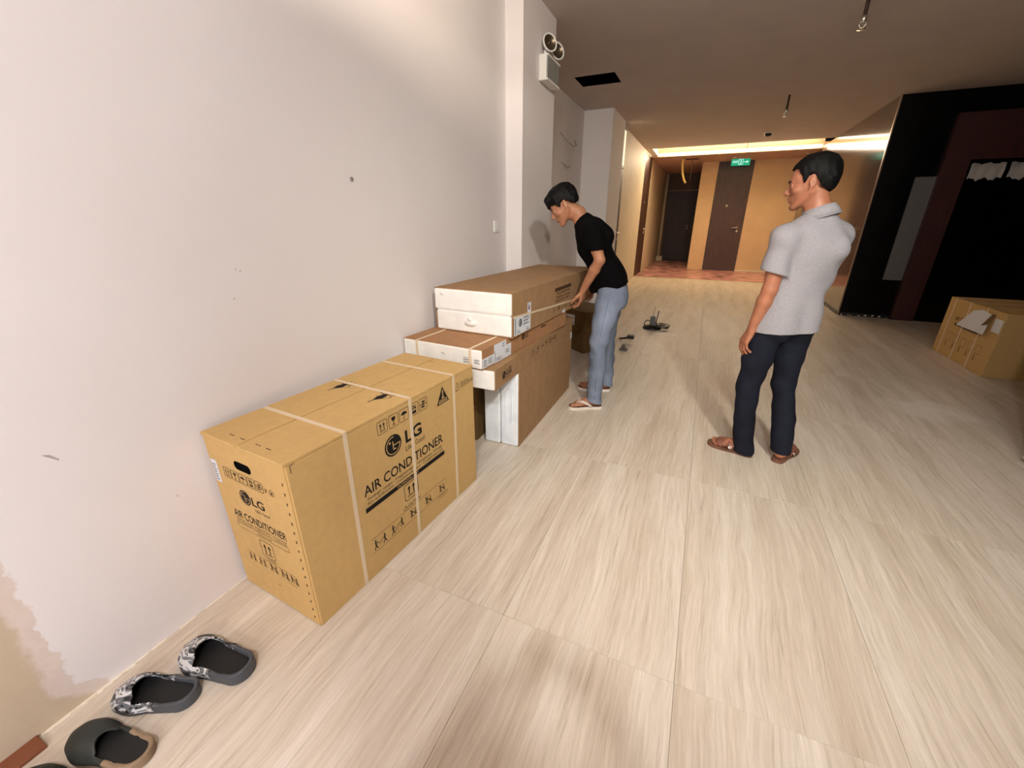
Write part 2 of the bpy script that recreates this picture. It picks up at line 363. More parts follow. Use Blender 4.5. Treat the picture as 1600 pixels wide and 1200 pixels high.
box('led_strip', (-1.44, 11.16, ZC + 0.02), (2.03, 11.20, ZC + 0.06), LED, cove)

# left side walls, two piers, recess, corridor wall
wl = struct(box('wall_left', (-1.75, -3.7, -0.05), (XW, 3.30, ZC), WALL))
struct(box('column', (-2.1, 3.30, -0.05), (-1.388, 4.0, ZC), WALL))
struct(box('wall_recess', (-2.1, 4.0, -0.05), (-1.954, 7.03, ZC), WALL))
struct(box('column', (-2.1, 7.03, -0.05), (-1.515, 8.0, ZC), WALL))
fl = struct(box('floor_recess', (-1.954, 4.0, -0.05), (XW, 7.03, 0.0), TILE))
b = MB()
for lo, hi in (((-1.85, 8.32, 0), (-1.6, 11.33, ZC)), ((-1.85, 12.62, 0), (-1.6, 16.85, ZC)), ((-1.85, 11.33, 2.86), (-1.6, 12.62, ZC))): b.box(lo, hi)
wc = struct(b.build('wall_corridor_left', PALEW))
def handle(parent, lo, d, s=1.0):
    """lever handle with rose: lo = rose centre on the face, d = +1/-1 lever direction along the door, built facing -y (or +x when s='x')"""
    m = MB()
    mt = Matrix.Translation(lo) @ (Matrix.Rotation(R(90), 4, 'X') if s == 1.0 else Matrix.Rotation(R(90), 4, 'Y'))
    m.lathe([(0.034, 0), (0.034, 0.010), (0.016, 0.012), (0.014, 0.045)], 16, 0, mt)
    a = mt @ Vector((0, 0, 0.045)); dirv = Vector((d, 0, 0)) if s == 1.0 else Vector((0, d, 0))
    m.tube([a, a + dirv * 0.03, a + dirv * 0.15], 0.014, 8)
    m.lathe([(0.034, 0), (0.034, 0.012), (0.0, 0.013)], 16, 0, Matrix.Translation((0, 0, -0.09)) @ mt)
    return m.build('door_handle', CHROME, parent)
d1 = struct(box('door_1', (-1.62, 8.005, 0.0), (-1.545, 8.32, 2.22), WOODF))
handle(d1, (-1.545, 8.24, 1.14), -1, 'x')
box('window_pane', (-1.62, 8.005, 2.26), (-1.545, 8.32, 2.80), TRANSOM, d1)
box('door_frame', (-1.62, 8.005, 2.22), (-1.535, 8.325, 2.26), WOODF, d1); box('door_frame', (-1.62, 8.005, 2.80), (-1.535, 8.325, 2.89), WOODF, d1)
d2 = struct(box('door_2', (-1.72, 11.33, 0.0), (-1.606, 12.62, 2.86), WOOD))
handle(d2, (-1.606, 12.3, 1.15), -1, 'x')
m = MB(); m.lathe([(0.02, 0), (0.02, 0.012), (0, 0.013)], 12, 0, Matrix.Translation((-1.606, 11.86, 1.80)) @ Matrix.Rotation(R(90), 4, 'Y')); m.build('peephole', CHROME, d2)

# end wall: pale strip, full-height walnut door, beige panel, alcove with a second door
ew = struct(box('wall_end', (0.868, 13.9, -0.01), (2.30, 14.1, ZC), BEIGE))
box('skirting_strip', (0.868, 13.885, 0.0), (2.04, 13.9, 0.03), COVEW, ew)
struct(box('wall_end_strip', (-0.418, 13.9, -0.01), (-0.004, 14.05, ZC), BEIGE))
struct(box('wall_alcove_right', (-0.418, 14.05, -0.01), (-0.30, 16.95, ZC), PALEW))
d3 = struct(box('door_3', (0.0, 13.905, 0.0), (0.864, 13.97, ZC - 0.034), WOOD))
handle(d3, (0.735, 13.905, 1.175), -1)
m = MB(); m.lathe([(0.035, 0), (0.035, 0.015), (0, 0.016)], 14, 0, Matrix.Translation((0.369, 13.905, 1.745)) @ Matrix.Rotation(R(90), 4, 'X')); m.build('peephole', CHROME, d3)
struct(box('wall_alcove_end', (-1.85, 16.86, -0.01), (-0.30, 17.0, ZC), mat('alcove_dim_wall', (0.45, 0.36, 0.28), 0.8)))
d4 = struct(box('door_4', (-1.46, 16.80, 0.03), (-0.50, 16.855, 2.31), WOODF))
box('transom_panel', (-1.46, 16.81, 2.35), (-0.50, 16.855, ZC - 0.04), mat('transom_brown', (0.34, 0.26, 0.22), 0.6), d4)
box('transom_bar', (-1.46, 16.78, 2.31), (-0.50, 16.855, 2.35), mat('transom_bar_grey', (0.45, 0.40, 0.36), 0.5), d4)
handle(d4, (-0.70, 16.80, 1.2), -1)
box('threshold', (-1.46, 16.7, 0.0), (-0.50, 16.855, 0.03), mat('threshold_dark', (0.16, 0.10, 0.07), 0.6), d4)
m = MB(); m.tube([(-1.545, 16.6, 0.02), (-1.545, 16.6, 2.85)], 0.045, 10); m.box((-1.595, 16.5, 0.0), (-1.40, 16.7, 0.16)); tag(m.build('drain_pipe', PALEW), 'pale vertical pipe in the corner of the far left alcove beside the dark door', 'pipe')

# right: polished pier, black lift lobby wall
pr = struct(box('wall_right', (2.04, 7.90, -0.01), (2.30, 14.05, ZC), PIER))
lw = struct(box('wall_lobby', (2.045, 7.88, -0.05), (6.2, 8.1, ZC), BLACKST))
struct(box('trim_3', (2.032, 7.872, 0.0), (2.047, 7.90, ZC), mat('corner_trim', (0.62, 0.54, 0.46), 0.3, metal=0.8)))
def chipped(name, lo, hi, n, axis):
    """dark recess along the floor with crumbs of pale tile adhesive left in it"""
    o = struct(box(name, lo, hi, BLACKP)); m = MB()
    for i in range(n):
        t = (i + random.random()) / n
        x = lo[0] + (hi[0] - lo[0]) * (t if axis == 0 else 0); y = lo[1] + (hi[1] - lo[1]) * (t if axis == 1 else 0)
        w = random.uniform(0.012, 0.035); h = random.uniform(0.006, 0.022); z = random.uniform(0.005, 0.025)
        if axis == 0: m.box((x, lo[1] - 0.006, z), (x + w, lo[1], z + h), 0, 0.002)
        else: m.box((lo[0] - 0.006, y, z), (lo[0], y + w, z + h), 0, 0.002)
    q = m.build('adhesive_crumb', COVEW, o); q['kind'] = 'stuff'
    return o
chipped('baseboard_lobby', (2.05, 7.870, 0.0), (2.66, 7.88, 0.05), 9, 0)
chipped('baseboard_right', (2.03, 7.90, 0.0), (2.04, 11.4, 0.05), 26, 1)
pn = box('steel_panel', (2.445, 7.862, 0.56), (2.664, 7.88, 1.91), mat('grey_lift_panel', (0.46, 0.45, 0.45), 0.45, metal=0.35)); struct(pn); pn.name = 'trim_4'
fr = MB(); fr.box((2.664, 7.80, 0.0), (2.925, 7.88, 2.62)); fr.box((2.925, 7.80, 2.09), (6.0, 7.88, 2.62))
fr = struct(fr.build('trim_5', REDWOOD))
HIGHLIGHT = mat('wavy_highlight_strip', (0.74, 0.72, 0.70), 0.3, coat=0.4)  # pale colour imitating the reflection along the top of the lift doors
ed = struct(box('door_5', (2.93, 7.84, 0.0), (5.2, 7.879, 2.085), BLACKST))
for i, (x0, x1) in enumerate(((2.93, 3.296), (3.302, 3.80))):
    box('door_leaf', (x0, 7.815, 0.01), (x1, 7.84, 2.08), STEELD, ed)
    m = MB(); n = 14; zt = 2.07   # wavy pale strip modelled in place of a bright reflection on the leaf
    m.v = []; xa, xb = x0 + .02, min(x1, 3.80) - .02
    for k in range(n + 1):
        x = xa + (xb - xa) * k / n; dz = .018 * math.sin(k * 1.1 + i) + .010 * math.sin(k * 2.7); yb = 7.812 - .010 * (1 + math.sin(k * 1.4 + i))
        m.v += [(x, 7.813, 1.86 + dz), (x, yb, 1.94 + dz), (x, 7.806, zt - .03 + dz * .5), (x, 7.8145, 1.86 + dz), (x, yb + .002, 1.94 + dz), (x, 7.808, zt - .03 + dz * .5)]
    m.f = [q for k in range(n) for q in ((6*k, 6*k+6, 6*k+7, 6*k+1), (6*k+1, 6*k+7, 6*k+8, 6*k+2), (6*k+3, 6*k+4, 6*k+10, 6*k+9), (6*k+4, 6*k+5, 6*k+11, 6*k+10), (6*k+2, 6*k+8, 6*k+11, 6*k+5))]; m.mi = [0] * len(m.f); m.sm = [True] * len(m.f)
    m.build('wavy_highlight_strip', HIGHLIGHT, ed)
ind = box('floor_indicator', (3.55, 7.775, 2.25), (3.85, 7.80, 2.42), BLACKP, fr)
struct(box('wall_lobby_right', (6.0, 3.0, -0.05), (6.2, 7.88, ZC), BLACKST))
nr = struct(box('wall_right_near', (1.97, -3.7, -0.05), (6.2, 3.22, ZC), BLACKST))
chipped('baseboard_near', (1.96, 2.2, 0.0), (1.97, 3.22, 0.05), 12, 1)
struct(box('wall_back', (-1.75, -3.9, -0.05), (2.2, -3.7, ZC), WALL))
# ------------------------------------------------------------------ cartons
def stadium(cx, cz, hw, hh, n=8):
    ps = []
    for k in range(n + 1): a = -math.pi / 2 + math.pi * k / n; ps.append((cx + hw - hh + hh * math.cos(a), cz + hh * math.sin(a)))
    for k in range(n + 1): a = math.pi / 2 + math.pi * k / n; ps.append((cx - hw + hh + hh * math.cos(a), cz + hh * math.sin(a)))
    return ps
def panel_with_hole(m, x0, x1, z0, z1, hole, y, depth, mi, mi_in):
    """flat panel in the plane y with a stadium hole that runs depth into the box"""
    from mathutils.geometry import tessellate_polygon
    outer = [(x0, z0), (x1, z0), (x1, z1), (x0, z1)]
    allp = outer + hole
    tri = tessellate_polygon([[Vector((p[0], p[1], 0)) for p in outer], [Vector((p[0], p[1], 0)) for p in hole]])
    m.add([(p[0], y, p[1]) for p in allp], tri, mi)
    n = len(hole)
    m.add([(p[0], y, p[1]) for p in hole] + [(p[0], y + depth, p[1]) for p in hole], [(i, (i + 1) % n, n + (i + 1) % n, n + i) for i in range(n)] + [tuple(n + i for i in range(n))], mi_in)

def sym_arrows(p, x0, y0, x1, y1, w=0.0022, mi=0):
    p.frame(x0, y0, x1, y1, w, (x1 - x0) * 0.12, mi); W = x1 - x0; Hh = y1 - y0
    for fx in (0.33, 0.67):
        cx = x0 + W * fx
        p.line((cx, y0 + Hh * 0.27), (cx, y0 + Hh * 0.72), W * 0.075, mi)
        p.poly([(cx - W * 0.12, y0 + Hh * 0.62), (cx + W * 0.12, y0 + Hh * 0.62), (cx, y0 + Hh * 0.84)], mi)
    p.line((x0 + W * 0.2, y0 + Hh * 0.2), (x1 - W * 0.2, y0 + Hh * 0.2), W * 0.05, mi)
def sym_glass(p, x0, y0, x1, y1, w=0.0022, mi=0):
    p.frame(x0, y0, x1, y1, w, (x1 - x0) * 0.12, mi); W = x1 - x0; Hh = y1 - y0; cx = x0 + W / 2
    p.poly([(cx - W * .22, y0 + Hh * .82), (cx - W * .18, y0 + Hh * .58), (cx, y0 + Hh * .48), (cx + W * .18, y0 + Hh * .58), (cx + W * .22, y0 + Hh * .82)], mi)
    p.line((cx, y0 + Hh * .5), (cx, y0 + Hh * .2), W * .08, mi); p.rect(cx - W * .17, y0 + Hh * .15, cx + W * .17, y0 + Hh * .2, mi)
def sym_umbrella(p, x0, y0, x1, y1, w=0.0022, mi=0):
    p.frame(x0, y0, x1, y1, w, (x1 - x0) * 0.12, mi); W = x1 - x0; Hh = y1 - y0; cx = x0 + W / 2
    p.poly([(cx + W * .33 * math.cos(R(a)), y0 + Hh * .52 + Hh * .26 * math.sin(R(a))) for a in range(0, 181, 15)], mi)
    p.line((cx, y0 + Hh * .55), (cx, y0 + Hh * .2), W * .06, mi); p.arc(cx - W * .07, y0 + Hh * .22, W * .07, 180, 360, W * .05, mi, 6)
def sym_stack(p, x0, y0, x1, y1, w=0.0022, mi=0):
    p.frame(x0, y0, x1, y1, w, (x1 - x0) * 0.12, mi); W = x1 - x0; Hh = y1 - y0
    p.rect(x0 + W * .25, y0 + Hh * .14, x0 + W * .75, y0 + Hh * .34, mi)
    p.frame(x0 + W * .28, y0 + Hh * .38, x0 + W * .72, y0 + Hh * .56, W * .04, W * .02, mi); p.frame(x0 + W * .28, y0 + Hh * .6, x0 + W * .72, y0 + Hh * .78, W * .04, W * .02, mi)
    p.line((x0 + W * .2, y0 + Hh * .85), (x0 + W * .8, y0 + Hh * .55), W * .06, mi)
def sym_clamp(p, x0, y0, x1, y1, w=0.0022, mi=0):
    p.frame(x0, y0, x1, y1, w, (x1 - x0) * 0.12, mi); W = x1 - x0; Hh = y1 - y0
    for fy in (.2, .42, .64): p.rect(x0 + W * .32, y0 + Hh * fy, x0 + W * .68, y0 + Hh * (fy + .14), mi)
    for sx in (-1, 1):
        cx = x0 + W * (.5 + .38 * sx); p.poly([(cx, y0 + Hh * .34), (cx, y0 + Hh * .62), (cx - sx * W * .14, y0 + Hh * .48)], mi)
    p.line((x0 + W * .15, y0 + Hh * .16), (x1 - W * .15, y0 + Hh * .86), W * .05, mi)
def sym_person(p, x, y, h, d, mi=0):
    """small walking figure, arms out towards d"""
    p.disc(x, y + h * .9, h * .1, mi=mi, n=10)
    p.line((x - d * h * .05, y + h * .78), (x + d * h * .02, y + h * .45), h * .16, mi)
    p.line((x, y + h * .45), (x + d * h * .18, y + h * .02), h * .10, mi); p.line((x, y + h * .45), (x - d * h * .2, y + h * .02), h * .10, mi)
    p.line((x - d * h * .03, y + h * .72), (x + d * h * .32, y + h * .58), h * .08, mi)
def emblem(p, cx, cy, r, mi=0, mj=1):
    """round face emblem: dark disc with a pale ring arc, L nose and eye dot"""
    p.disc(cx, cy, r, mi=mi, n=36)
    q = p.lift; p.lift = q + 0.0005
    p.arc(cx, cy, r * .80, 80, 360, r * .085, mj, 26)
    p.line((cx, cy), (cx + r * .84, cy), r * .085, mj)
    p.line((cx - r * .02, cy + r * .40), (cx - r * .02, cy - r * .40), r * .10, mj); p.line((cx - r * .07, cy - r * .38), (cx + r * .30, cy - r * .38), r * .10, mj)
    p.disc(cx - r * .38, cy + r * .36, r * .11, mi=mj, n=12)
    p.lift = q

def strap_loop(name, y, wd, w, h, parent, sag=0.0):
    """plastic strap right round a carton (x from -w to 0, z from 0 to h) at y, slightly skewed by sag"""
    t = 0.0016; r = 0.006; m = MB()
    def ring(e):
        x0, x1, z0, z1 = -w - e, e, 0.0005, h + e
        return [(x0, z0), (x0, z1 - r), (x0 + r * .3, z1 - r * .3), (x0 + r, z1), (x1 - r, z1), (x1 - r * .3, z1 - r * .3), (x1, z1 - r), (x1, z0)]
    a, b_ = ring(t), ring(0.0002); n = len(a)
    def Y(p): return y + sag * (p[1] / h - 0.5) + 0.012 * sag * p[0]
    vs = [(p[0], Y(p) - wd / 2, p[1]) for p in a] + [(p[0], Y(p) + wd / 2, p[1]) for p in a] + [(p[0], Y(p) - wd / 2, p[1]) for p in b_] + [(p[0], Y(p) + wd / 2, p[1]) for p in b_]
    fs = []
    for i in range(n - 1): fs += [(i, i + 1, n + i + 1, n + i), (i, 2 * n + i, 2 * n + i + 1, i + 1), (n + i, n + i + 1, 3 * n + i + 1, 3 * n + i)]
    m.add(vs, fs); return m.build(name, STRAP, parent)

def ac_carton(root, w, l, h, full=True):
    m = MB(); d = 0.006; e = 0.004
    # wrapped body: long sides run past the end panel, leaving its raw edge in a groove
    m.box((-w, e, 0), (0, l, h - 2 * d), 0, 0.003)
    o = m.build('carton_body', KRAFT, root)
    m = MB()
    hole = stadium(-0.240, 0.602, 0.047, 0.017)
    panel_with_hole(m, -w + 0.004, -0.006, 0.004, h - 0.008, hole, 0.0, 0.0036, 0, 1)
    m.box((-w + 0.004, 0.0001, 0.004), (-w + 0.0042, 0.004, h - 0.008)); m.box((-0.0062, 0.0001, 0.004), (-0.006, 0.004, h - 0.008)); m.box((-w + 0.004, 0.0001, h - 0.0082), (-0.006, 0.004, h - 0.008))
    m.build('end_panel', [KRAFT, DARK], root)
    xm = -w * 0.535; g = 0.0032
    for x0, x1 in ((-w - 0.001, xm - g), (xm + g, 0.001)):
        m = MB(); m.box((x0, -0.004, h - 2 * d + 0.001), (x1, l + 0.002, h), 0, 0.0022); m.build('top_flap', KRAFT, root)
    m = MB(); m.box((xm - g, 0.0, h - 2 * d), (xm + g, l, h - d)); m.build('flap_seam', DKBROWN, root)
    m = MB()   # staples and perforations: top near edge and the corner joint
    for x in (-0.335, -0.322, -0.275, -0.262, -0.19, -0.175, -0.135, -0.122): m.box((x, 0.034, h), (x + 0.009, 0.0375, h + 0.001))
    for k in range(16): z = 0.03 + k * 0.038; m.box((-0.030, -0.0011, z), (-0.026, 0.0, z + 0.010))
    q = m.build('staple', INKSOFT, root); q['kind'] = 'stuff'
    return o
A = empty('air_conditioner_carton', (-1.062, .687, 0), -.069)
tag(A, 'large upright kraft air conditioner carton with three white straps, nearest the camera', 'carton')
AW, AL, AH = .448, 1.039, .687
ac_carton(A, AW, AL, AH)
def ac_front(root, o, s=1.0, soft=INK):
    p = Print(o, (0, 1, 0), (0, 0, 1))
    sym_arrows(p, .374, .602, .426, .655); sym_glass(p, .436, .602, .488, .656); sym_umbrella(p, .496, .602, .550, .656); sym_stack(p, .558, .602, .610, .656); sym_clamp(p, .618, .602, .670, .656)
    p.poly([(.735, .578), (.828, .578), (.7815, .662)])
    p.build('handling_symbols', soft, root)
    p = Print(o, (0, 1, 0), (0, 0, 1), 0.0016); p.poly([(.747, .584), (.816, .584), (.808, .600), (.755, .600)], 0)
    p.poly([(.7815, .648), (.774, .634), (.789, .634)], 0); p.poly([(.777, .632), (.786, .632), (.784, .612), (.779, .612)], 0); p.poly([(.772, .612), (.791, .612), (.791, .604), (.772, .604)], 0)
    p.lift = 0.002; p.rect(.752, .5895, .811, .5925, 1); p.rect(.757, .5945, .806, .597, 1)
    p.build('warning_sign_detail', [KRAFT, INK], root)
    p = Print(o, (0, 1, 0), (0, 0, 1)); emblem(p, .445, .525, .047); p.build('printed_emblem', [soft, KRAFT], root)
    p = Print(o, (0, 1, 0), (0, 0, 1))
    p.text('LG', .516, .500, .104, .056, bold=.028)
    p.text("Life's Good", .512, .462, .122, .023)
    p.text('AIR CONDITIONER', .270, .386, .490, .044, bold=.012)
    p.text('Pendingin ruangan / \u041a\u043e\u043d\u0434\u0438\u0446\u0438\u043e\u043d\u0435\u0440 / Klimatizatsiya / Klimatiz', .283, .362, .468, .013)
    p.text('Aire acondicionado / Condicionador de ar / Conditionneur d\u2019air', .279, .343, .478, .0135)
    p.build('printed_lettering', soft, root)
    p = Print(o, (0, 1, 0), (0, 0, 1)); p.rect(.266, .313, .766, .334); p.lift = 0.0013; p.text('OUTDOOR UNIT', .440, .3175, .135, .0125, 1); p.build('printed_bar', [soft, KRAFT], root)
    p = Print(o, (0, 1, 0), (0, 0, 1)); sym_arrows(p, .477, .225, .563, .305, .003)
    p.path([(.462, .186), (.474, .207), (.486, .186), (.462, .186)], .002); p.line((.474, .201), (.474, .193), .002); p.text('CAUTION', .490, .186, .078, .017)
    p.line((.271, .1785), (.766, .1785), .0016); p.line((.271, .109), (.766, .109), .0016)
    sym_person(p, .289, .118, .046, 1); p.line((.302, .142), (.325, .142), .0018); p.line((.302, .133), (.325, .133), .0018); sym_person(p, .338, .118, .046, -1)
    sym_person(p, .388, .118, .046, 1); p.path([(.399, .128), (.416, .150), (.428, .146), (.411, .126), (.399, .128)], .0018); sym_person(p, .442, .122, .046, -1)
    for cx in (.518, .624, .729):
        p.frame(cx - .018, .124, cx + .014, .160, .0018, .003); sym_person(p, cx + .014, .122, .030, -1); sym_person(p, cx - .012, .122, .034, 1); p.line((cx - .022, .164), (cx + .024, .120), .0035)
    p.text('2-10 Maximum', .690, .098, .085, .0085); p.text('stacking level', .710, .086, .05, .007)
    p.path([(.018, .645), (.018, .672), (.034, .672)], .0022)
    p.build('caution_symbols', soft, root)
ac_front(A, (0, 0, 0))
p = Print((0, 0, 0), (0, 1, 0), (0, 0, 1))   # printing beyond the last strap
p.path([(.885, .598), (.900, .640), (.915, .598), (.885, .598)], .0028)
for k, y in enumerate((.925, .950, .975)): p.frame(y, .604, y + .02, .632, .002, .003); p.line((y + .01, .610), (y + .01, .626), .004)
p.text('R-410', 1.000, .606, .034, .020)
p.build('printed_side_row', INK, A)
# near end panel (faces -y): u = +x
p = Print((0, 0, 0), (1, 0, 0), (0, 0, 1))
xs = (-.367, -.322, -.277, -.232, -.187)
for f, x in zip((sym_arrows, sym_glass, sym_umbrella, sym_stack, sym_clamp), xs): f(p, x, .530, x + .040, .570)
p.path([(-.138, .538), (-.126, .552), (-.138, .552), (-.126, .538)], .002); p.path([(-.112, .536), (-.094, .536), (-.091, .549), (-.103, .560), (-.115, .549), (-.112, .536)], .002); p.disc(-.103, .545, .005)
p.build('handling_symbols', INKSOFT, A)
p = Print((0, 0, 0), (1, 0, 0), (0, 0, 1)); emblem(p, -.276, .468, .031); p.build('printed_emblem', [INK, KRAFT], A)
p = Print((0, 0, 0), (1, 0, 0), (0, 0, 1))
p.text('LG', -.240, .449, .071, .034, bold=.02); p.text("Life's Good", -.231, .425, .080, .012); p.text('AIR CONDITIONER', -.381, .357, .299, .032, bold=.008)
p.text('Pendingin ruangan / \u041a\u043e\u043d\u0434\u0438\u0446\u0438\u043e\u043d\u0435\u0440 / Klimatizatsiya', -.376, .343, .288, .0075); p.text('Aire acondicionado / Condicionador de ar / Conditionneur', -.376, .332, .288, .0075)
p.frame(-.379, .306, -.085, .327, .0014, .002); p.text('OUTDOOR UNIT', -.258, .312, .08, .008)
p.build('printed_lettering', INK, A)
p = Print((0, 0, 0), (1, 0, 0), (0, 0, 1)); sym_arrows(p, -.262, .218, -.187, .292, .0025)
p.text('CAUTION', -.245, .202, .055, .010)
for k, x in enumerate((-.355, -.295, -.228, -.165, -.112)):
    sym_person(p, x, .155, .036, 1); sym_person(p, x + .026, .155, .036, -1)
    if k > 1: p.line((x - .008, .192), (x + .032, .154), .0028)
p.line((-.37, .196), (-.085, .196), .0012); p.text('2-10 Maximum', -.145, .142, .055, .006)
p.line((-.212, .100), (-.200, .094), .003)
p.build('caution_symbols', INKSOFT, A)
p = Print((0, 0, 0), (1, 0, 0), (0, 0, 1), .0009); p.rect(-.438, .490, -.402, .583, 0); p.lift = .0014
for k in range(7): p.rect(-.434, .498 + k * .0105, -.412 - .004 * (k % 2), .503 + k * .0105, 1)
p.build('paper_label', [PAPER, mat('grey_ink', (.45, .45, .47), .7)], A)
# top face prints: two knife warnings
def knife(p, x, y, s):
    p.poly([(x - .07 * s, y + .010), (x + .0, y + .022), (x + .05 * s, y + .012), (x + .048 * s, y - .012), (x - .012 * s, y - .016)]); p.line((x - .11 * s, y + .012), (x - .06 * s, y + .008), .005)
    for k in range(5): a = R(-70 + k * 35); p.line((x + .045 * s, y), (x + .045 * s + .045 * math.cos(a), y + .045 * math.sin(a)), .004)
    p.path([(x - .01 * s, y - .020), (x + .03 * s, y - .040), (x + .05 * s, y - .026)], .003)
p = Print((0, 0, AH), (0, 1, 0), (-1, 0, 0)); knife(p, .52, .355, .5); knife(p, .515, .110, .55)
p.line((.985, .20), (.985, .24), .003); p.build('printed_knife_warning', INK, A)
for y, sg in ((.222, .012), (.553, .022), (.862, .018)): strap_loop('strap', y, .017, AW, AH, A, sg)

# --- indoor-unit cartons: brown sleeve over white foam ends
def sleeve(root, w, l, h, m_, y0=0.012, t=0.004):
    b = MB()
    b.box((-w, y0, 0), (0, l - y0, t)); b.box((-w, y0, h - t), (0, l - y0, h)); b.box((-w, y0, t), (-w + t, l - y0, h - t)); b.box((-t, y0, t), (0, l - y0, h - t))
    return b.build('cardboard_sleeve', m_, root)
def foam_half(name, lo, hi, parent, m_=None, bev=0.006):
    return box(name, lo, hi, m_ or FOAM, parent, bev)
RZ = 0.0
C1 = empty('tall_carton', (-.914, 2.138, 0)); tag(C1, 'tall brown carton standing on its narrow edge with bluish white foam end, below the stack', 'carton')
w, l, h = .241, 1.152, .508
sleeve(C1, w, l, h, BROWN, 0.014)
foam_half('foam_end', (-w + .005, 0, .004), (-w * .52 - .003, .2, h - .005), C1, FOAM_B, .008)
foam_half('foam_end', (-w * .52 + .003, .004, .004), (-.005, .2, h - .005), C1, FOAM_B, .008)
foam_half('foam_end', (-w + .005, l - .2, .004), (-.005, l, h - .005), C1, FOAM_B, .008)
m = MB()
for x, z, hh in ((-.085, .10, .26), (-.045, .16, .20), (-.19, .30, .08), (-.16, .20, .03)): m.box((x, -.0015, z), (x + .004, .003, z + hh))
m.build('foam_rib', FOAM_B, C1)['kind'] = 'stuff'
p = Print((0, 0, 0), (0, 1, 0), (0, 0, 1)); p.rect(1.09, .452, 1.135, .505); p.build('paper_label', PAPER, C1)

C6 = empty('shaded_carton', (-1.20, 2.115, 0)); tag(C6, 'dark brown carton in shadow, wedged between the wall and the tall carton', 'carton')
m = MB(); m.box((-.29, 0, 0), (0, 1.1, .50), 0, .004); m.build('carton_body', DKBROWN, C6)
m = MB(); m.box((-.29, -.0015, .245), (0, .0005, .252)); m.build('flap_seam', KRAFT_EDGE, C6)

C2 = empty('long_flat_carton', (-.92, 1.83, .510)); tag(C2, 'long flat brown carton with white foam end and round logo, lying on the tall carton', 'carton')
w, l, h = .46, 1.47, .116
sleeve(C2, w, l, h, BROWN, 0.010)
foam_half('foam_end', (-w + .004, 0, .004), (-.004, .15, h - .004), C2); foam_half('foam_end', (-w + .004, l - .15, .004), (-.004, l, h - .004), C2)
m = MB(); m.box((-.07, -.001, .012), (-.064, .004, .07)); m.box((-.15, -.001, .05), (-.09, .004, .054)); m.build('foam_rib', FOAM, C2)['kind'] = 'stuff'
p = Print((0, 0, 0), (0, 1, 0), (0, 0, 1)); emblem(p, .118, .056, .024); p.build('printed_emblem', [INK, BROWN], C2)
p = Print((0, 0, 0), (0, 1, 0), (0, 0, 1)); p.text('LG', .152, .046, .066, .036, bold=.025); p.text("Life's Good", .150, .026, .06, .009); p.build('printed_lettering', INK, C2)
p = Print((0, 0, 0), (0, 1, 0), (0, 0, 1)); sym_arrows(p, .54, .036, .60, .082, .002); sym_glass(p, .625, .036, .685, .082, .002); p.rect(.72, .056, .765, .064); sym_umbrella(p, .79, .036, .85, .082, .002); sym_clamp(p, .875, .036, .93, .082, .002); p.rect(.945, .055, .965, .062); p.text('10', .975, .040, .05, .034, bold=.02)
p.build('handling_symbols', INKSOFT, C2)

C3 = empty('flat_strapped_carton', (-.984, 1.812, .628), -.078); tag(C3, 'flat rusty brown carton with foam end and two white straps, under the topmost carton', 'carton')
w, l, h = .538, 1.2, .110
sleeve(C3, w, l, h, BROWN2, 0.008)
foam_half('foam_end', (-w + .004, 0, .004), (-.004, .15, h - .004), C3); foam_half('foam_end', (-w + .004, l - .15, .004), (-.004, l, h - .004), C3)
GREYI = MATS.get('grey_ink2') or mat('grey_ink2', (.36, .36, .38), .7)
def stripes(p, x0, y0, x1, y1, n, mi):
    for k in range(n):
        if k % 3 != 2: p.rect(x0, y0 + (y1 - y0) * k / n, x1 - (x1 - x0) * .25 * (k % 2), y0 + (y1 - y0) * (k + .6) / n, mi)
p = Print((0, 0, 0), (0, 1, 0), (0, 0, 1)); p.rect(.004, .006, .128, .060); p.rect(.125, .002, .32, .076); p.rect(.125, .076, .262, .108)
p.lift = .0012; stripes(p, .016, .016, .050, .052, 8, 1); stripes(p, .064, .022, .106, .052, 7, 1); stripes(p, .215, .076, .245, .104, 6, 1); stripes(p, .255, .030, .30, .055, 6, 1); p.line((.136, .01), (.136, .07), .004, 1)
stripes(p, .15, .012, .21, .028, 5, 1)
p.build('paper_label', [PAPER, GREYI], C3)
p = Print((0, 0, 0), (1, 0, 0), (0, 0, 1)); stripes(p, -.118, .030, -.072, .062, 7, 0); stripes(p, -.048, .034, -.012, .060, 6, 0); p.path([(-.262, .066), (-.256, .058), (-.250, .062), (-.244, .054)], .003); p.rect(-.16, .012, -.15, .016); p.build('foam_marking', GREYI, C3)
p = Print((0, 0, 0), (0, 1, 0), (0, 0, 1)); emblem(p, .475, .072, .020); p.text('LG', .50, .060, .045, .026, bold=.02); stripes(p, .74, .070, .83, .095, 3, 0); p.build('printed_emblem', [INK, BROWN2], C3)
def flat_strap(root, x0, w, l, h):
    m = MB(); t = .0015
    m.box((x0, .0, h), (x0 + w, l, h + t)); m.box((x0, -t, .002), (x0 + w, .0, h + t)); return m.build('strap', STRAP, root)
flat_strap(C3, -.445, .016, l, h); flat_strap(C3, -.082, .016, l, h)

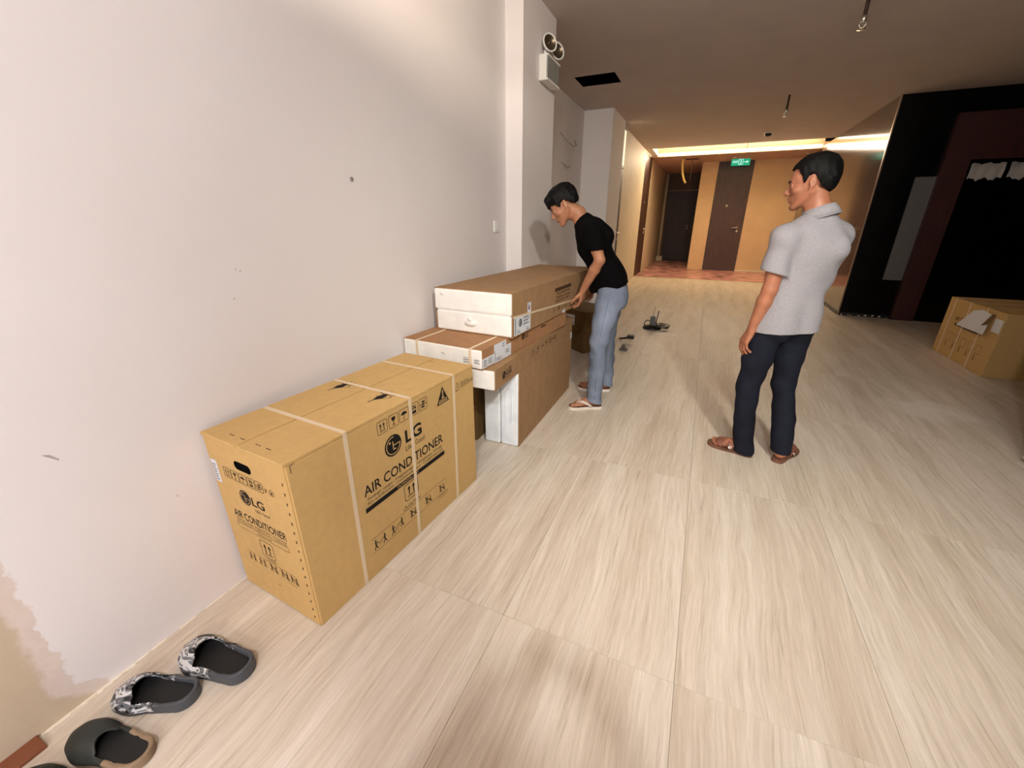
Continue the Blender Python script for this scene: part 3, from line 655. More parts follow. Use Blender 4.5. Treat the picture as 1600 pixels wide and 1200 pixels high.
C4 = empty('thick_foam_end_carton', (-.932, 2.08, .740), -.058); tag(C4, 'thick brown carton topmost on the stack, white two-part foam end, gripped by the bending man', 'carton')
w, l, h = .533, 1.58, .254
sleeve(C4, w, l, h, BROWN, 0.010)
foam_half('foam_end', (-w + .004, 0, .128), (-.004, .15, h - .004), C4, bev=.008)
foam_half('foam_end', (-w + .012, .002, .004), (-.006, .15, .122), C4, bev=.008)
foam_half('foam_end', (-w + .004, l - .15, .004), (-.004, l, h - .004), C4)
m = MB(); m.box((-w + .02, .006, .1215), (-.012, .14, .1285)); m.build('foam_seam', FOAM, C4)
m = MB()
m.box((-.262, -.0025, .140), (-.012, .004, .186), 0, .0015); m.build('foam_raised_panel', FOAM, C4); m = MB()
m.lathe([(.030, 0), (.028, .006), (0, .007)], 20, 0, Matrix.Translation((-.274, .002, .062)) @ Matrix.Rotation(R(90), 4, 'X') @ Matrix.Scale(1.5, 4, (1, 0, 0)) @ Matrix.Scale(.7, 4, (0, 1, 0)))
m.build('foam_boss', FOAM, C4); m = MB(); m.lathe([(.017, 0), (.015, .007), (0, .008)], 16, 0, Matrix.Translation((-.278, .002, .084)) @ Matrix.Rotation(R(90), 4, 'X'))
m.build('foam_boss', FOAM, C4); m = MB(); m.lathe([(.013, 0), (.012, .004), (.009, .004), (.008, .001)], 16, 0, Matrix.Translation((-.505, .002, .222)) @ Matrix.Rotation(R(90), 4, 'X'))
m.build('foam_boss', FOAM, C4)
p = Print((0, 0, 0), (1, 0, 0), (0, 0, 1), .0015); p.path([(-.485, .224), (-.474, .214), (-.466, .214)], .003); p.build('foam_marking', GREYI, C4)
p = Print((0, 0, 0), (0, 1, 0), (0, 0, 1)); p.rect(.030, .006, .252, .112); p.rect(.205, .112, .256, .172)
p.lift = .0012; p.disc(.11, .072, .024, mi=1); p.disc(.11, .072, .019, mi=0); p.disc(.11, .072, .010, mi=1); stripes(p, .15, .050, .235, .100, 8, 1); p.line((.048, .012), (.048, .105), .010, 2); stripes(p, .07, .016, .11, .034, 4, 1); stripes(p, .19, .012, .235, .03, 4, 1); p.rect(.216, .128, .24, .150, 3); stripes(p, .214, .152, .244, .168, 4, 1)
p.build('paper_label', [PAPER, GREYI, mat('teal_ink', (.35, .45, .48), .7), mat('mauve_ink', (.50, .36, .48), .7)], C4)
p = Print((0, 0, 0), (0, 1, 0), (0, 0, 1)); p.rect(.645, .172, .965, .196)
for k in range(3): p.text(('AIR CONDITIONER', 'Pendingin ruangan', 'INDOOR UNIT')[k], .68 - .01 * k, .148 - k * .026, .26 + .01 * k, .017, bold=.02)
p.text('1 - 8 - 1 0', .635, .036, .25, .030, bold=.02); p.build('printed_lettering', INKSOFT, C4)
m = MB(); pts = [(.0012, .015, .119), (.0012, .25, .104), (.0012, .6, .082), (.0012, .965, .062), (.0012, 1.3, .052)]
for a, b_ in zip(pts, pts[1:]):
    m.add([(a[0], a[1], a[2] - .006), (b_[0], b_[1], b_[2] - .006), (b_[0], b_[1], b_[2] + .006), (a[0], a[1], a[2] + .006), (0, a[1], a[2] - .006), (0, b_[1], b_[2] - .006), (0, b_[1], b_[2] + .006), (0, a[1], a[2] + .006)], [(0, 1, 2, 3), (0, 4, 5, 1), (3, 2, 6, 7)])
m.build('strap', STRAP, C4)
p = Print((0, 0, 0), (0, 1, 0), (0, 0, 1)); p.rect(.80, -.002, .86, .020); p.build('tape_scrap', PAPER, C4)

# two little cartons on the floor between the stack's far end and the young man's legs
def small_carton(x, y, z, rz, w, l, h, lab, m_, patch):
    o = empty('small_carton', (x, y, z), rz); tag(o, lab, 'carton')
    m = MB(); m.box((-w, 0, 0), (0, l, h - .006), 0, .004); m.build('carton_body', m_, o)
    for x0, x1 in ((-w, -w / 2 - .001), (-w / 2 + .001, 0)): m = MB(); m.box((x0, 0, h - .006), (x1, l, h), 0, .0015); m.build('top_flap', m_, o)
    p = Print((0, 0, 0), patch[0], (0, 0, 1)); x0, z0, x1, z1 = patch[1]; p.rect(x0, z0, x1, z1, 0); p.lift = .0012; stripes(p, x0 + .012, z0 + .012, x1 - .012, z1 - .012, 6, 1); p.build('paper_label', [PAPER, GREYI], o)
    return o
s1 = small_carton(-1.065, 4.285, 0, R(-38), .50, .40, .225, 'small dark brown carton on the floor beyond the stack, carrying another', DKBROWN, ((0, 1, 0), (.19, .06, .27, .17)))
s2 = small_carton(-1.045, 4.27, .225, R(-30), .52, .46, .235, 'small dark brown carton with white label, lying on the other small carton', DKBROWN, ((1, 0, 0), (-.30, .07, -.17, .18)))

# carton in the dark lobby
RB = empty('shadowed_carton', (2.548, 5.107, 0)); tag(RB, 'kraft air conditioner carton with torn white papers, standing in the dark lift lobby', 'carton')
m = MB(); m.box((0, 0, 0), (1.05, 1.006, .583), 0, .004); m.build('carton_body', KRAFT, RB)
for y0, y1 in ((-.001, .500), (.504, 1.007)): m = MB(); m.box((-.001, y0, .583), (1.051, y1, .595), 0, .0025); m.build('top_flap', KRAFT, RB)
for y in (.30, .60, .885):
    m = MB(); t = .002; m.box((-t, y - .008, 0), (0, y + .008, .597)); m.box((-t, y - .008, .595), (1.05, y + .008, .597)); m.build('strap', STRAP, RB)
p = Print((0, 1.006, 0), (0, -1, 0), (0, 0, 1))
p.rect(.25, .335, .70, .360); p.text('AIR CONDITIONER', .22, .385, .48, .04, bold=.01); p.text("LG", .56, .45, .10, .05, bold=.02); emblem(p, .50, .475, .04, 0, 0)
for k in range(5): sym_person(p, .22 + k * .14, .10, .06, 1 if k % 2 else -1); p.frame(.2 + k * .14, .17, .29 + k * .14, .25, .003, .006)
p.build('printed_lettering', INKSOFT, RB)
def sheet(root, name, pts, m_, th=.0015):
    n = len(pts); b = MB(); q = [Vector(x) for x in pts]; nn = (q[1] - q[0]).cross(q[2] - q[0]).normalized() * th
    b.add([v for v in q] + [v + nn for v in q], [tuple(range(n - 1, -1, -1)), tuple(range(n, 2 * n))] + [(i, (i + 1) % n, n + (i + 1) % n, n + i) for i in range(n)]); return b.build(name, m_, root)
sheet(RB, 'paper_sheet', [(-.030, .66, .355), (-.035, .16, .365), (-.006, .19, .545), (-.004, .36, .565), (-.006, .50, .535)], PAPER)
sheet(RB, 'torn_flap', [(-.045, .22, .44), (-.03, .165, .46), (-.006, .15, .56), (-.006, .20, .555)], DKBROWN)
p = Print((0, 1.006, 0), (0, -1, 0), (0, 0, 1), .004); p.rect(.87, .41, 1.0, .53, 0); p.build('paper_label', PAPER, RB)
m = MB(); hs = stadium(.42, .38, .07, .028); m.add([(x, -.0012, z) for x, z in hs], [tuple(range(len(hs)))]); m.build('handle_hole', DARK, RB)
# ------------------------------------------------------------------ small things on walls, ceiling, floor
# twin-spot emergency light on the column
em = empty('emergency_light', (-1.388, 3.765, 2.50)); tag(em, 'white twin-spot emergency light high on the column side', 'emergency light')
m = MB(); m.box((0, -.15, -.115), (.062, .15, .055), 0, .006); m.build('battery_case', WHITEP, em)
m = MB(); m.box((.062, -.135, -.10), (.068, .135, .04), 0, .003); m.build('front_cover', GREYP, em)
m = MB(); m.box((.062, -.15, .040), (.075, .15, .055), 0, .003); m.box((.062, -.15, -.115), (.075, .15, -.100), 0, .003); m.build('cover_rail', WHITEP, em)
for dy in (-.098, .088):
    mt = Matrix.Translation((.058, dy, .128)) @ Matrix.Rotation(R(-34), 4, 'Z') @ Matrix.Rotation(R(80), 4, 'Y') @ Matrix.Scale(.92, 4)
    m = MB(); m.lathe([(.02, -.022), (.050, -.012), (.066, .004), (.070, .02), (.066, .024), (.058, .018), (.050, .006), (.030, -.006), (.0, -.010)], 24, 0, mt); m.tube([(.03, dy, .05), (.033, dy, .09)], .014, 10)
    q = m.build('lamp_head', WHITEP, em)
    m = MB(); m.lathe([(.057, .0185), (.046, .007), (.026, -.002), (.006, -.005)], 24, 0, mt, False); m.lathe([(.012, -.004), (.010, .014), (0, .016)], 12, 0, mt, False)
    m.build('reflector', MATS.get('lamp_reflector') or mat('lamp_reflector', (.42, .37, .30), .35, metal=.8), q)
# added pendant above the frame; bowl and cap shaped to draw the diagonal wall edge
pd = empty('added_pendant_lamp', (-0.13, 1.27, ZC)); tag(pd, 'unseen pendant lamp added above the cartons, its opaque bowl shaping the light on the wall', 'lamp')
m = MB(); m.tube([(0, 0, .02), (0, 0, -.10)], .004, 6); m.build('cord', BLACKP, pd)
m = MB(); m.lathe([(.015, -.085), (.018, -.10), (.018, -.13), (.012, -.14)], 14); m.build('socket', BLACKP, pd)
m = MB(); m.lathe([(0.0, -.29), (.06, -.285), (.12, -.262), (.150, -.2295), (.148, -.228), (.118, -.257), (.06, -.279), (0, -.283)], 40)
for k in range(3): a = k * 2.094; m.tube([(.147 * math.cos(a), .147 * math.sin(a), -.230), (.010 * math.cos(a), .010 * math.sin(a), -.09)], .0012, 4)
m.build('bowl', BLACKP, pd)
m = MB(); m.lathe([(.016, -.128), (.060, -.130), (.125, -.150), (.123, -.152), (.058, -.133), (.016, -.131)], 40); m.build('cap', BLACKP, pd)
# wall switch plate
sw = empty('switch_plate', (XW, 3.105, 1.325)); tag(sw, 'small white switch plate on the white wall beside the column', 'switch')
m = MB(); m.box((0, -.042, -.042), (.011, .042, .042), 0, .003); m.build('plate', WHITEP, sw)
m = MB(); m.box((.011, -.024, -.026), (.015, .026, .026), 0, .0015); m.build('rocker', WHITEP, sw)
# wall marks: screw hole and scuffs
m = MB(); m.lathe([(.010, 0), (.009, .004), (.004, .005), (0, .003)], 14, 0, Matrix.Translation((XW, 1.615, 1.545)) @ Matrix.Rotation(R(90), 4, 'Y')); tag(m.build('wall_plug', mat('plug_grey', (.55, .52, .50), .7)), 'tiny grey wall plug in the white wall above the cartons', 'wall plug')
m = MB(); m.add([(XW + .0012, .352, .790), (XW + .0012, .378, .760), (XW + .0012, .380, .763), (XW + .0012, .366, .784)], [(0, 1, 2, 3)]); m.build('scuff_mark', mat('scuff_grey', (.68, .64, .64), .9), wl)
m = MB()
for y, z in ((.985, 1.205), (1.0, 1.197), (.955, 1.105), (1.01, .60), (.60, .49), (.335, 1.04)): m.add([(XW + .001, y - .004, z), (XW + .001, y + .003, z - .003), (XW + .001, y + .005, z + .005), (XW + .001, y - .002, z + .006)], [(0, 1, 2, 3)])
q = m.build('pencil_mark', mat('pencil_grey', (.80, .775, .765), .9), wl); q['kind'] = 'stuff'
# cable stubs on the recessed wall, bracket behind the column
for i, (pts, lab) in enumerate((([(-1.954, 5.9, 2.44), (-1.86, 5.98, 2.33), (-1.82, 6.1, 2.29), (-1.84, 6.3, 2.33), (-1.88, 6.34, 2.40)], 'grey cable tails hanging from the recessed wall beyond the column, upper pair'), ([(-1.954, 6.0, 2.10), (-1.90, 6.15, 2.05), (-1.93, 6.35, 2.08)], 'short grey cable tail on the recessed wall below the longer tails'))):
    m = MB(); m.tube(pts, .0045, 6); tag(m.build('cable_tail', mat('cable_grey%d' % i, (.58, .54, .50), .6)), lab, 'cable')
m = MB(); m.box((-1.954, 5.15, 2.56), (-1.90, 5.22, 2.80), 0, .006); m.box((-1.93, 5.12, 2.60), (-1.86, 5.2, 2.65), 0, .004); tag(m.build('conduit_box', mat('conduit_brown', (.35, .27, .22), .6)), 'small brown conduit box high on the recessed wall behind the column', 'conduit box')
# sprinkler drops and detector
def sprinkler(x, y, ln, lab):
    o = empty('sprinkler', (x, y, ZC)); tag(o, lab, 'sprinkler')
    m = MB(); m.tube([(0, 0, .02), (0, 0, -ln)], .013, 8); m.build('drop_pipe', mat('iron_dark', (.20, .14, .11), .6) if 'iron_dark' not in MATS else MATS['iron_dark'], o)
    m = MB(); m.lathe([(.021, -ln - .002), (.021, -ln - .03), (.012, -ln - .045)], 12); m.lathe([(.005, -ln - .045), (.005, -ln - .08), (.028, -ln - .082), (.028, -ln - .087), (0, -ln - .09)], 14)
    for s_ in (-1, 1): m.tube([(s_ * .012, 0, -ln - .03), (s_ * .022, 0, -ln - .055), (s_ * .006, 0, -ln - .08)], .004, 6)
    m.build('spray_head', CHROME, o)
sprinkler(.823, 4.60, .10, 'sprinkler drop on the ceiling at the top of the frame, nearer one')
sprinkler(.704, 7.30, .16, 'dark sprinkler drop on the ceiling in mid corridor, farther one')
sd = empty('smoke_detector', (.751, 10.03, ZC)); tag(sd, 'white round smoke detector on the ceiling just before the lit cove', 'smoke detector')
m = MB(); m.lathe([(.075, .0), (.075, -.012), (.055, -.016)], 24); m.build('base', WHITEP, sd)
m = MB(); m.lathe([(.055, -.016), (.058, -.05), (.030, -.064), (0, -.066)], 24); m.build('sensor_head', BLACKP, sd)
m = MB(); m.tube([(.52, 11.9, ZC + .2), (.50, 11.3, ZC + .02), (.49, 11.13, ZC + .0), (.49, 11.125, ZC - .16)], .006, 6); tag(m.build('loose_wire', BLACKP), 'thin dark wire hanging out of the lit cove', 'wire')
# exit sign
ex = empty('exit_sign', (.505, 13.55, 2.79)); tag(ex, 'green lit exit sign hanging before the walnut door', 'exit sign')
m = MB(); m.box((-.22, -.015, -.085), (.22, .015, .085), 0, .004); m.tube([(-.15, 0, .085), (-.15, 0, .11)], .006, 6); m.tube([(.15, 0, .085), (.15, 0, .11)], .006, 6); m.build('sign_body', GREEN, ex)
p = Print((0, -.015, 0), (1, 0, 0), (0, 0, 1), .001); p.text('EXIT', -.185, -.02, .13, .05, bold=.03); p.frame(-.045, -.06, .055, .06, .010, .006); sym_person(p, .005, -.05, .095, 1); p.line((.08, .0), (.15, .0), .018); p.poly([(.14, -.035), (.14, .035), (.185, 0)]); p.build('sign_lettering', EXITW, ex)
# soffit spots and air slot
for x, y, lab in ((.33, 13.15, 'tiny lit downlight in the soffit beside the exit sign'), (2.0 - .10, 13.1, 'tiny lit downlight in the soffit at its right end')):
    o = empty('downlight', (x, y, ZC - .03)); tag(o, lab, 'downlight')
    m = MB(); m.lathe([(.040, .0), (.040, -.006), (.028, -.006), (.026, .0)], 18); m.build('trim_ring', WHITEP, o)
    m = MB(); m.lathe([(.026, -.001), (0, -.003)], 16); m.build('lamp_lens', SPOTDOT, o)
vg = empty('air_grille', (-.66, 13.05, ZC - .03)); tag(vg, 'narrow dark air slot in the far soffit', 'air grille')
m = MB(); m.box((-.17, -.07, -.004), (.17, .07, 0)); m.build('grille_frame', mat('grille_brown', (.35, .26, .22), .6), vg)
m = MB()
for k in range(6): m.box((-.155, -.055 + k * .02, -.007), (.155, -.045 + k * .02, -.004))
m.build('grille_slat', DARK, vg)
# yellow tube and thin wire hanging from the soffit in front of the alcove
m = MB(); m.tube([(-.885, 13.0, ZC + .01), (-.88, 13.0, 2.72), (-.85, 13.0, 2.52), (-.80, 13.0, 2.38), (-.745, 13.0, 2.29)], .026, 8); tag(m.build('hanging_tube', mat('yellow_tube', (.93, .82, .50), .5)), 'curved yellow conduit tube hanging from the soffit before the alcove door', 'tube')
m = MB(); m.tube([(-.64, 13.0, ZC + .01), (-.645, 13.0, 2.36)], .006, 5); tag(m.build('hanging_wire', mat('wire_grey', (.50, .44, .40), .6)), 'thin grey wire hanging beside the yellow tube', 'wire')

# round based stand with cord on the floor
st = empty('round_base_stand', (-.50, 5.80, 0)); tag(st, 'black round-based stand with grey block, thin rods and coiled cord on the corridor floor', 'stand')
m = MB(); m.lathe([(.120, .0), (.125, .012), (.115, .026), (.06, .040), (.05, .046), (0, .048)], 28); m.build('base', BLACKP, st)
m = MB(); m.box((-.035, -.03, .04), (.030, .03, .165), 0, .012); m.box((.0, -.035, .04), (.06, .035, .085), 0, .008); m.build('motor_block', mat('tool_grey', (.36, .36, .35), .5), st)
m = MB(); m.tube([(.035, 0, .05), (.05, .0, .15), (.062, 0, .245)], .006, 6); m.build('rod', BLACKP, st)
m = MB(); m.tube([(-.005, .02, .15), (.0, .02, .22), (.012, .02, .285)], .004, 6); m.build('rod', mat('rod_grey', (.55, .53, .50), .5), st)
m = MB(); ps = []
for k in range(60):
    a = k / 59 * 2 * math.pi * 2.4; rr = .075 + .02 * math.sin(k * .4); ps.append((.13 + rr * math.cos(a), -.02 + .6 * rr * math.sin(a), .012 + .03 * abs(math.sin(a * .5 + .4)) + .0006 * k))
m.tube([(.05, 0, .05)] + ps, .006, 6); m.tube([(-.03, 0, .10), (-.07, .01, .105), (-.10, .01, .085), (-.11, .0, .05), (-.09, -.01, .03)], .006, 6); m.build('power_cord', mat('cord_grey', (.20, .17, .14), .6), st)
# cable offcuts poking out behind the young man's legs
m = MB(); m.tube([(-.80, 5.05, .012), (-.72, 5.0, .04), (-.64, 4.98, .075)], .012, 6); m.box((-.70, 4.95, .045), (-.62, 5.02, .085), 0, .006); tag(m.build('plug_lead', BLACKP), 'short black plug lead on the floor right behind the jeans', 'plug')
m = MB(); m.box((-.72, 4.58, 0), (-.63, 4.66, .018), 0, .004); m.box((-.70, 4.60, .018), (-.66, 4.64, .06), 0, .004); tag(m.build('socket_adapter', mat('adapter_grey', (.30, .28, .26), .5)), 'small dark socket adapter on the floor behind the jeans, lower of two', 'adapter')
# ------------------------------------------------------------------ implicit surfaces for the figures and the shoes
f32 = np.float32
def unit(v): v = np.array(v, float); return v / np.linalg.norm(v)
def frame(y, up=(0, 0, 1)):
    """columns x, y, z with y along the given direction and z as near up as possible"""
    y = unit(y); x = unit(np.cross(y, up)); z = np.cross(x, y); return np.array([x, y, z]).T
class Field:
    def __init__(s, lo, hi, h):
        s.lo = np.array(lo, float); s.h = h; n = np.ceil((np.array(hi) - s.lo) / h).astype(int) + 1
        s.a = np.full(n, 0.06, f32); s.g = [(s.lo[i] + h * np.arange(n[i])).astype(f32) for i in range(3)]
    def put(s, fn, lo, hi, k=0.01, cut=False):
        m = k + 4 * s.h; sl = []
        for i in range(3):
            a = max(0, int((lo[i] - m - s.lo[i]) / s.h)); b = min(s.a.shape[i], int((hi[i] + m - s.lo[i]) / s.h) + 2)
            if b <= a: return
            sl.append(slice(a, b))
        X = s.g[0][sl[0]][:, None, None]; Y = s.g[1][sl[1]][None, :, None]; Z = s.g[2][sl[2]][None, None, :]
        d = fn(X, Y, Z).astype(f32); v = s.a[tuple(sl)]
        if cut:
            d = -d; hh = np.clip(0.5 - 0.5 * (d - v) / k, 0, 1) if False else np.clip(0.5 + 0.5 * (d - v) / k, 0, 1)
            s.a[tuple(sl)] = v + (d - v) * hh + k * hh * (1 - hh)
        else:
            hh = np.clip(0.5 + 0.5 * (d - v) / k, 0, 1); s.a[tuple(sl)] = d + (v - d) * hh - k * hh * (1 - hh)
    def cap(s, a, b, ra, rb=None, k=0.01, cut=False):
        rb = ra if rb is None else rb; a = np.array(a, float); b = np.array(b, float); ab = b - a; L = float(ab @ ab) + 1e-9; r = max(ra, rb)
        def fn(X, Y, Z):
            px, py, pz = X - a[0], Y - a[1], Z - a[2]
            t = np.clip((px * ab[0] + py * ab[1] + pz * ab[2]) / L, 0, 1)
            return np.sqrt((px - t * ab[0]) ** 2 + (py - t * ab[1]) ** 2 + (pz - t * ab[2]) ** 2) - (ra + (rb - ra) * t)
        s.put(fn, np.minimum(a, b) - r, np.maximum(a, b) + r, k, cut)
    def chain(s, pts, rs, k=0.01):
        for i in range(len(pts) - 1): s.cap(pts[i], pts[i + 1], rs[i], rs[i + 1], k)
    def ell(s, c, r, M=None, k=0.01, cut=False):
        c = np.array(c, float); M = np.eye(3) if M is None else M; q = max(r)
        def fn(X, Y, Z):
            px, py, pz = X - c[0], Y - c[1], Z - c[2]; e0 = 0; e1 = 0
            for i in range(3):
                l = px * M[0, i] + py * M[1, i] + pz * M[2, i]; e0 = e0 + (l / r[i]) ** 2; e1 = e1 + (l / r[i] ** 2) ** 2
            e0 = np.sqrt(e0); return e0 * (e0 - 1) / np.maximum(np.sqrt(e1), 1e-4)
        ext = np.sqrt(((M * np.array(r)[None, :]) ** 2).sum(1)); s.put(fn, c - ext, c + ext, k, cut)
    def sleeve(s, a, b, ra, rb, p, n, k=0.02):
        """tapered capsule cut flat by the plane through p with normal n, then blended in"""
        a = np.array(a, float); b = np.array(b, float); p = np.array(p, float); n = unit(n); ab = b - a; L = float(ab @ ab); r = max(ra, rb)
        def fn(X, Y, Z):
            px, py, pz = X - a[0], Y - a[1], Z - a[2]
            t = np.clip((px * ab[0] + py * ab[1] + pz * ab[2]) / L, 0, 1)
            d = np.sqrt((px - t * ab[0]) ** 2 + (py - t * ab[1]) ** 2 + (pz - t * ab[2]) ** 2) - (ra + (rb - ra) * t)
            return np.maximum(d, (X - p[0]) * n[0] + (Y - p[1]) * n[1] + (Z - p[2]) * n[2])
        s.put(fn, np.minimum(a, b) - r, np.maximum(a, b) + r, k)
    def trim(s, p, n, where=None):
        """cut flat everything on the n side of the plane (optionally only where a mask of the grid says so)"""
        n = unit(n); d = ((s.g[0][:, None, None] - p[0]) * n[0] + (s.g[1][None, :, None] - p[1]) * n[1] + (s.g[2][None, None, :] - p[2]) * n[2]).astype(f32)
        if where is not None: d = np.where(where(s.g[0][:, None, None], s.g[1][None, :, None], s.g[2][None, None, :]), d, -1).astype(f32)
        s.a = np.maximum(s.a, d)
    def mesh(s, name, m, parent=None, relax=1, paint=None):
        a = s.a; ins = a < 0; n = np.array(a.shape) - 1
        cnt = np.zeros(n, np.uint8)
        for i in (0, 1):
            for j in (0, 1):
                for k in (0, 1): cnt += ins[i:n[0] + i, j:n[1] + j, k:n[2] + k]
        I, J, K = np.nonzero((cnt > 0) & (cnt < 8)); del cnt
        idx = np.full(n, -1, np.int32); idx[I, J, K] = np.arange(len(I))
        off = np.array([(i, j, k) for i in (0, 1) for j in (0, 1) for k in (0, 1)])
        val = np.array([a[I + o[0], J + o[1], K + o[2]] for o in off])
        acc = np.zeros((len(I), 3)); ct = np.zeros(len(I))
        for p in range(8):
            for q in range(p + 1, 8):
                if np.abs(off[p] - off[q]).sum() != 1: continue
                va, vb = val[p], val[q]; mk = (va < 0) != (vb < 0); t = np.where(mk, va / np.where(mk, va - vb, 1), 0)
                acc += np.where(mk[:, None], off[p] + t[:, None] * (off[q] - off[p]), 0); ct += mk
        V = s.lo + s.h * (np.stack([I, J, K], 1) + acc / ct[:, None])
        F = []
        for ax in range(3):
            A = [slice(1, -1)] * 3; A[ax] = slice(0, -1); B = [slice(1, -1)] * 3; B[ax] = slice(1, None)
            e0, e1 = ins[tuple(A)], ins[tuple(B)]; P = np.array(np.nonzero(e0 != e1)).T
            if not len(P): continue
            sgn = e0[tuple(P.T)]; base = P + 1; base[:, ax] -= 1
            u, w = [(1, 2), (2, 0), (0, 1)][ax]; q = []
            for du, dw in ((-1, -1), (0, -1), (0, 0), (-1, 0)):
                b = base.copy(); b[:, u] += du; b[:, w] += dw; q.append(idx[b[:, 0], b[:, 1], b[:, 2]])
            q = np.stack(q, 1); q[~sgn] = q[~sgn][:, ::-1]; F.append(q)
        F = np.concatenate(F); F = F[(F >= 0).all(1)]
        E = np.concatenate([F[:, [0, 1]], F[:, [1, 2]], F[:, [2, 3]], F[:, [3, 0]]])
        for _ in range(relax):
            sm = np.zeros_like(V); c = np.zeros(len(V))
            for i in range(3): sm[:, i] = np.bincount(E[:, 0], V[E[:, 1], i], len(V)) + np.bincount(E[:, 1], V[E[:, 0], i], len(V))
            c = np.bincount(E[:, 0], minlength=len(V)) + np.bincount(E[:, 1], minlength=len(V))
            V = V * 0.5 + 0.5 * sm / np.maximum(c, 1)[:, None]
        me = bpy.data.meshes.new(name); me.vertices.add(len(V)); me.vertices.foreach_set('co', V.ravel().astype(f32))
        me.loops.add(F.size); me.loops.foreach_set('vertex_index', F.ravel().astype(np.int32))
        me.polygons.add(len(F)); me.polygons.foreach_set('loop_start', np.arange(0, F.size, 4, dtype=np.int32)); me.polygons.foreach_set('loop_total', np.full(len(F), 4, np.int32))
        me.polygons.foreach_set('use_smooth', np.ones(len(F), bool))
        for x in (m if isinstance(m, (list, tuple)) else [m]): me.materials.append(x)
        if paint is not None: me.polygons.foreach_set('material_index', paint(V[F].mean(1)).astype(np.int32))
        me.update(); me.validate()
        o = bpy.data.objects.new(name, me); C.objects.link(o)
        if parent: o.parent = parent
        return o
    def wrinkle(s, amp, fx=28, seed=0.0, zs=None):
        X = s.g[0][:, None, None]; Y = s.g[1][None, :, None]; Z = s.g[2][None, None, :]
        w = np.sin(fx * (X * .8 + Y * .5 + .9 * Z) + 2.2 * np.sin(9 * Z + 7 * X + seed)) * np.sin(fx * .6 * (Y - .5 * X) + 2.0 * np.sin(11 * Z + seed * 2)) + .6 * np.sin(fx * 1.7 * (Z + .35 * X) + 3 * np.sin(8 * X + 6 * Y + seed))
        am = amp if zs is None else amp * np.interp(s.g[2], zs[0], zs[1]).astype(f32)[None, None, :]
        s.a += (w * am).astype(f32)

SKIN1 = mat('tan_skin', (0.66, 0.45, 0.33), 0.55, noise=0.06, nscale=22, sss=0.08, bump=0.05, bscale=180)
SKIN2 = mat('ruddy_skin', (0.66, 0.43, 0.32), 0.5, noise=0.07, nscale=22, sss=0.08, bump=0.05, bscale=180)
LIP = mat('lip_skin', (0.52, 0.28, 0.24), 0.5)
HAIR = mat('black_hair', (0.02, 0.017, 0.016), 0.6, spec=0.2, bump=0.5, bscale=60, stretch=(4, 1, 4))
BROW = mat('brow_hair', (0.07, 0.05, 0.045), 0.7)
EYEW = mat('eye_white', (0.62, 0.56, 0.52), 0.35); IRIS = mat('iris_dark', (0.05, 0.03, 0.025), 0.2)
NAIL = mat('nail', (0.80, 0.62, 0.54), 0.35)
TEE = mat('black_cotton', (0.03, 0.029, 0.032), 0.95, bump=0.25, bscale=90, spec=0.08)
POLO = mat('grey_marl_knit', (0.61, 0.60, 0.615), 0.9, noise=0.05, nscale=160, bump=0.3, bscale=300, spec=0.15)
JEANS = mat('washed_denim', (0.44, 0.475, 0.54), 0.85, noise=0.22, nscale=7, bump=0.35, bscale=160, spec=0.2, stretch=(1, 1, .5))
JEANSD = mat('dark_denim', (0.22, 0.30, 0.44), 0.85, noise=0.1, nscale=30, spec=0.2)
NAVY = mat('navy_twill', (0.085, 0.095, 0.14), 0.85, noise=0.25, nscale=5, bump=0.25, bscale=120, spec=0.2)
WHITER = mat('white_rubber', (0.88, 0.84, 0.80), 0.5)
FOOTBED = mat('worn_brown_footbed', (0.42, 0.28, 0.21), 0.7, noise=0.2, nscale=20)
SANDAL = mat('brown_leather', (0.50, 0.31, 0.25), 0.55, noise=0.15, nscale=25)

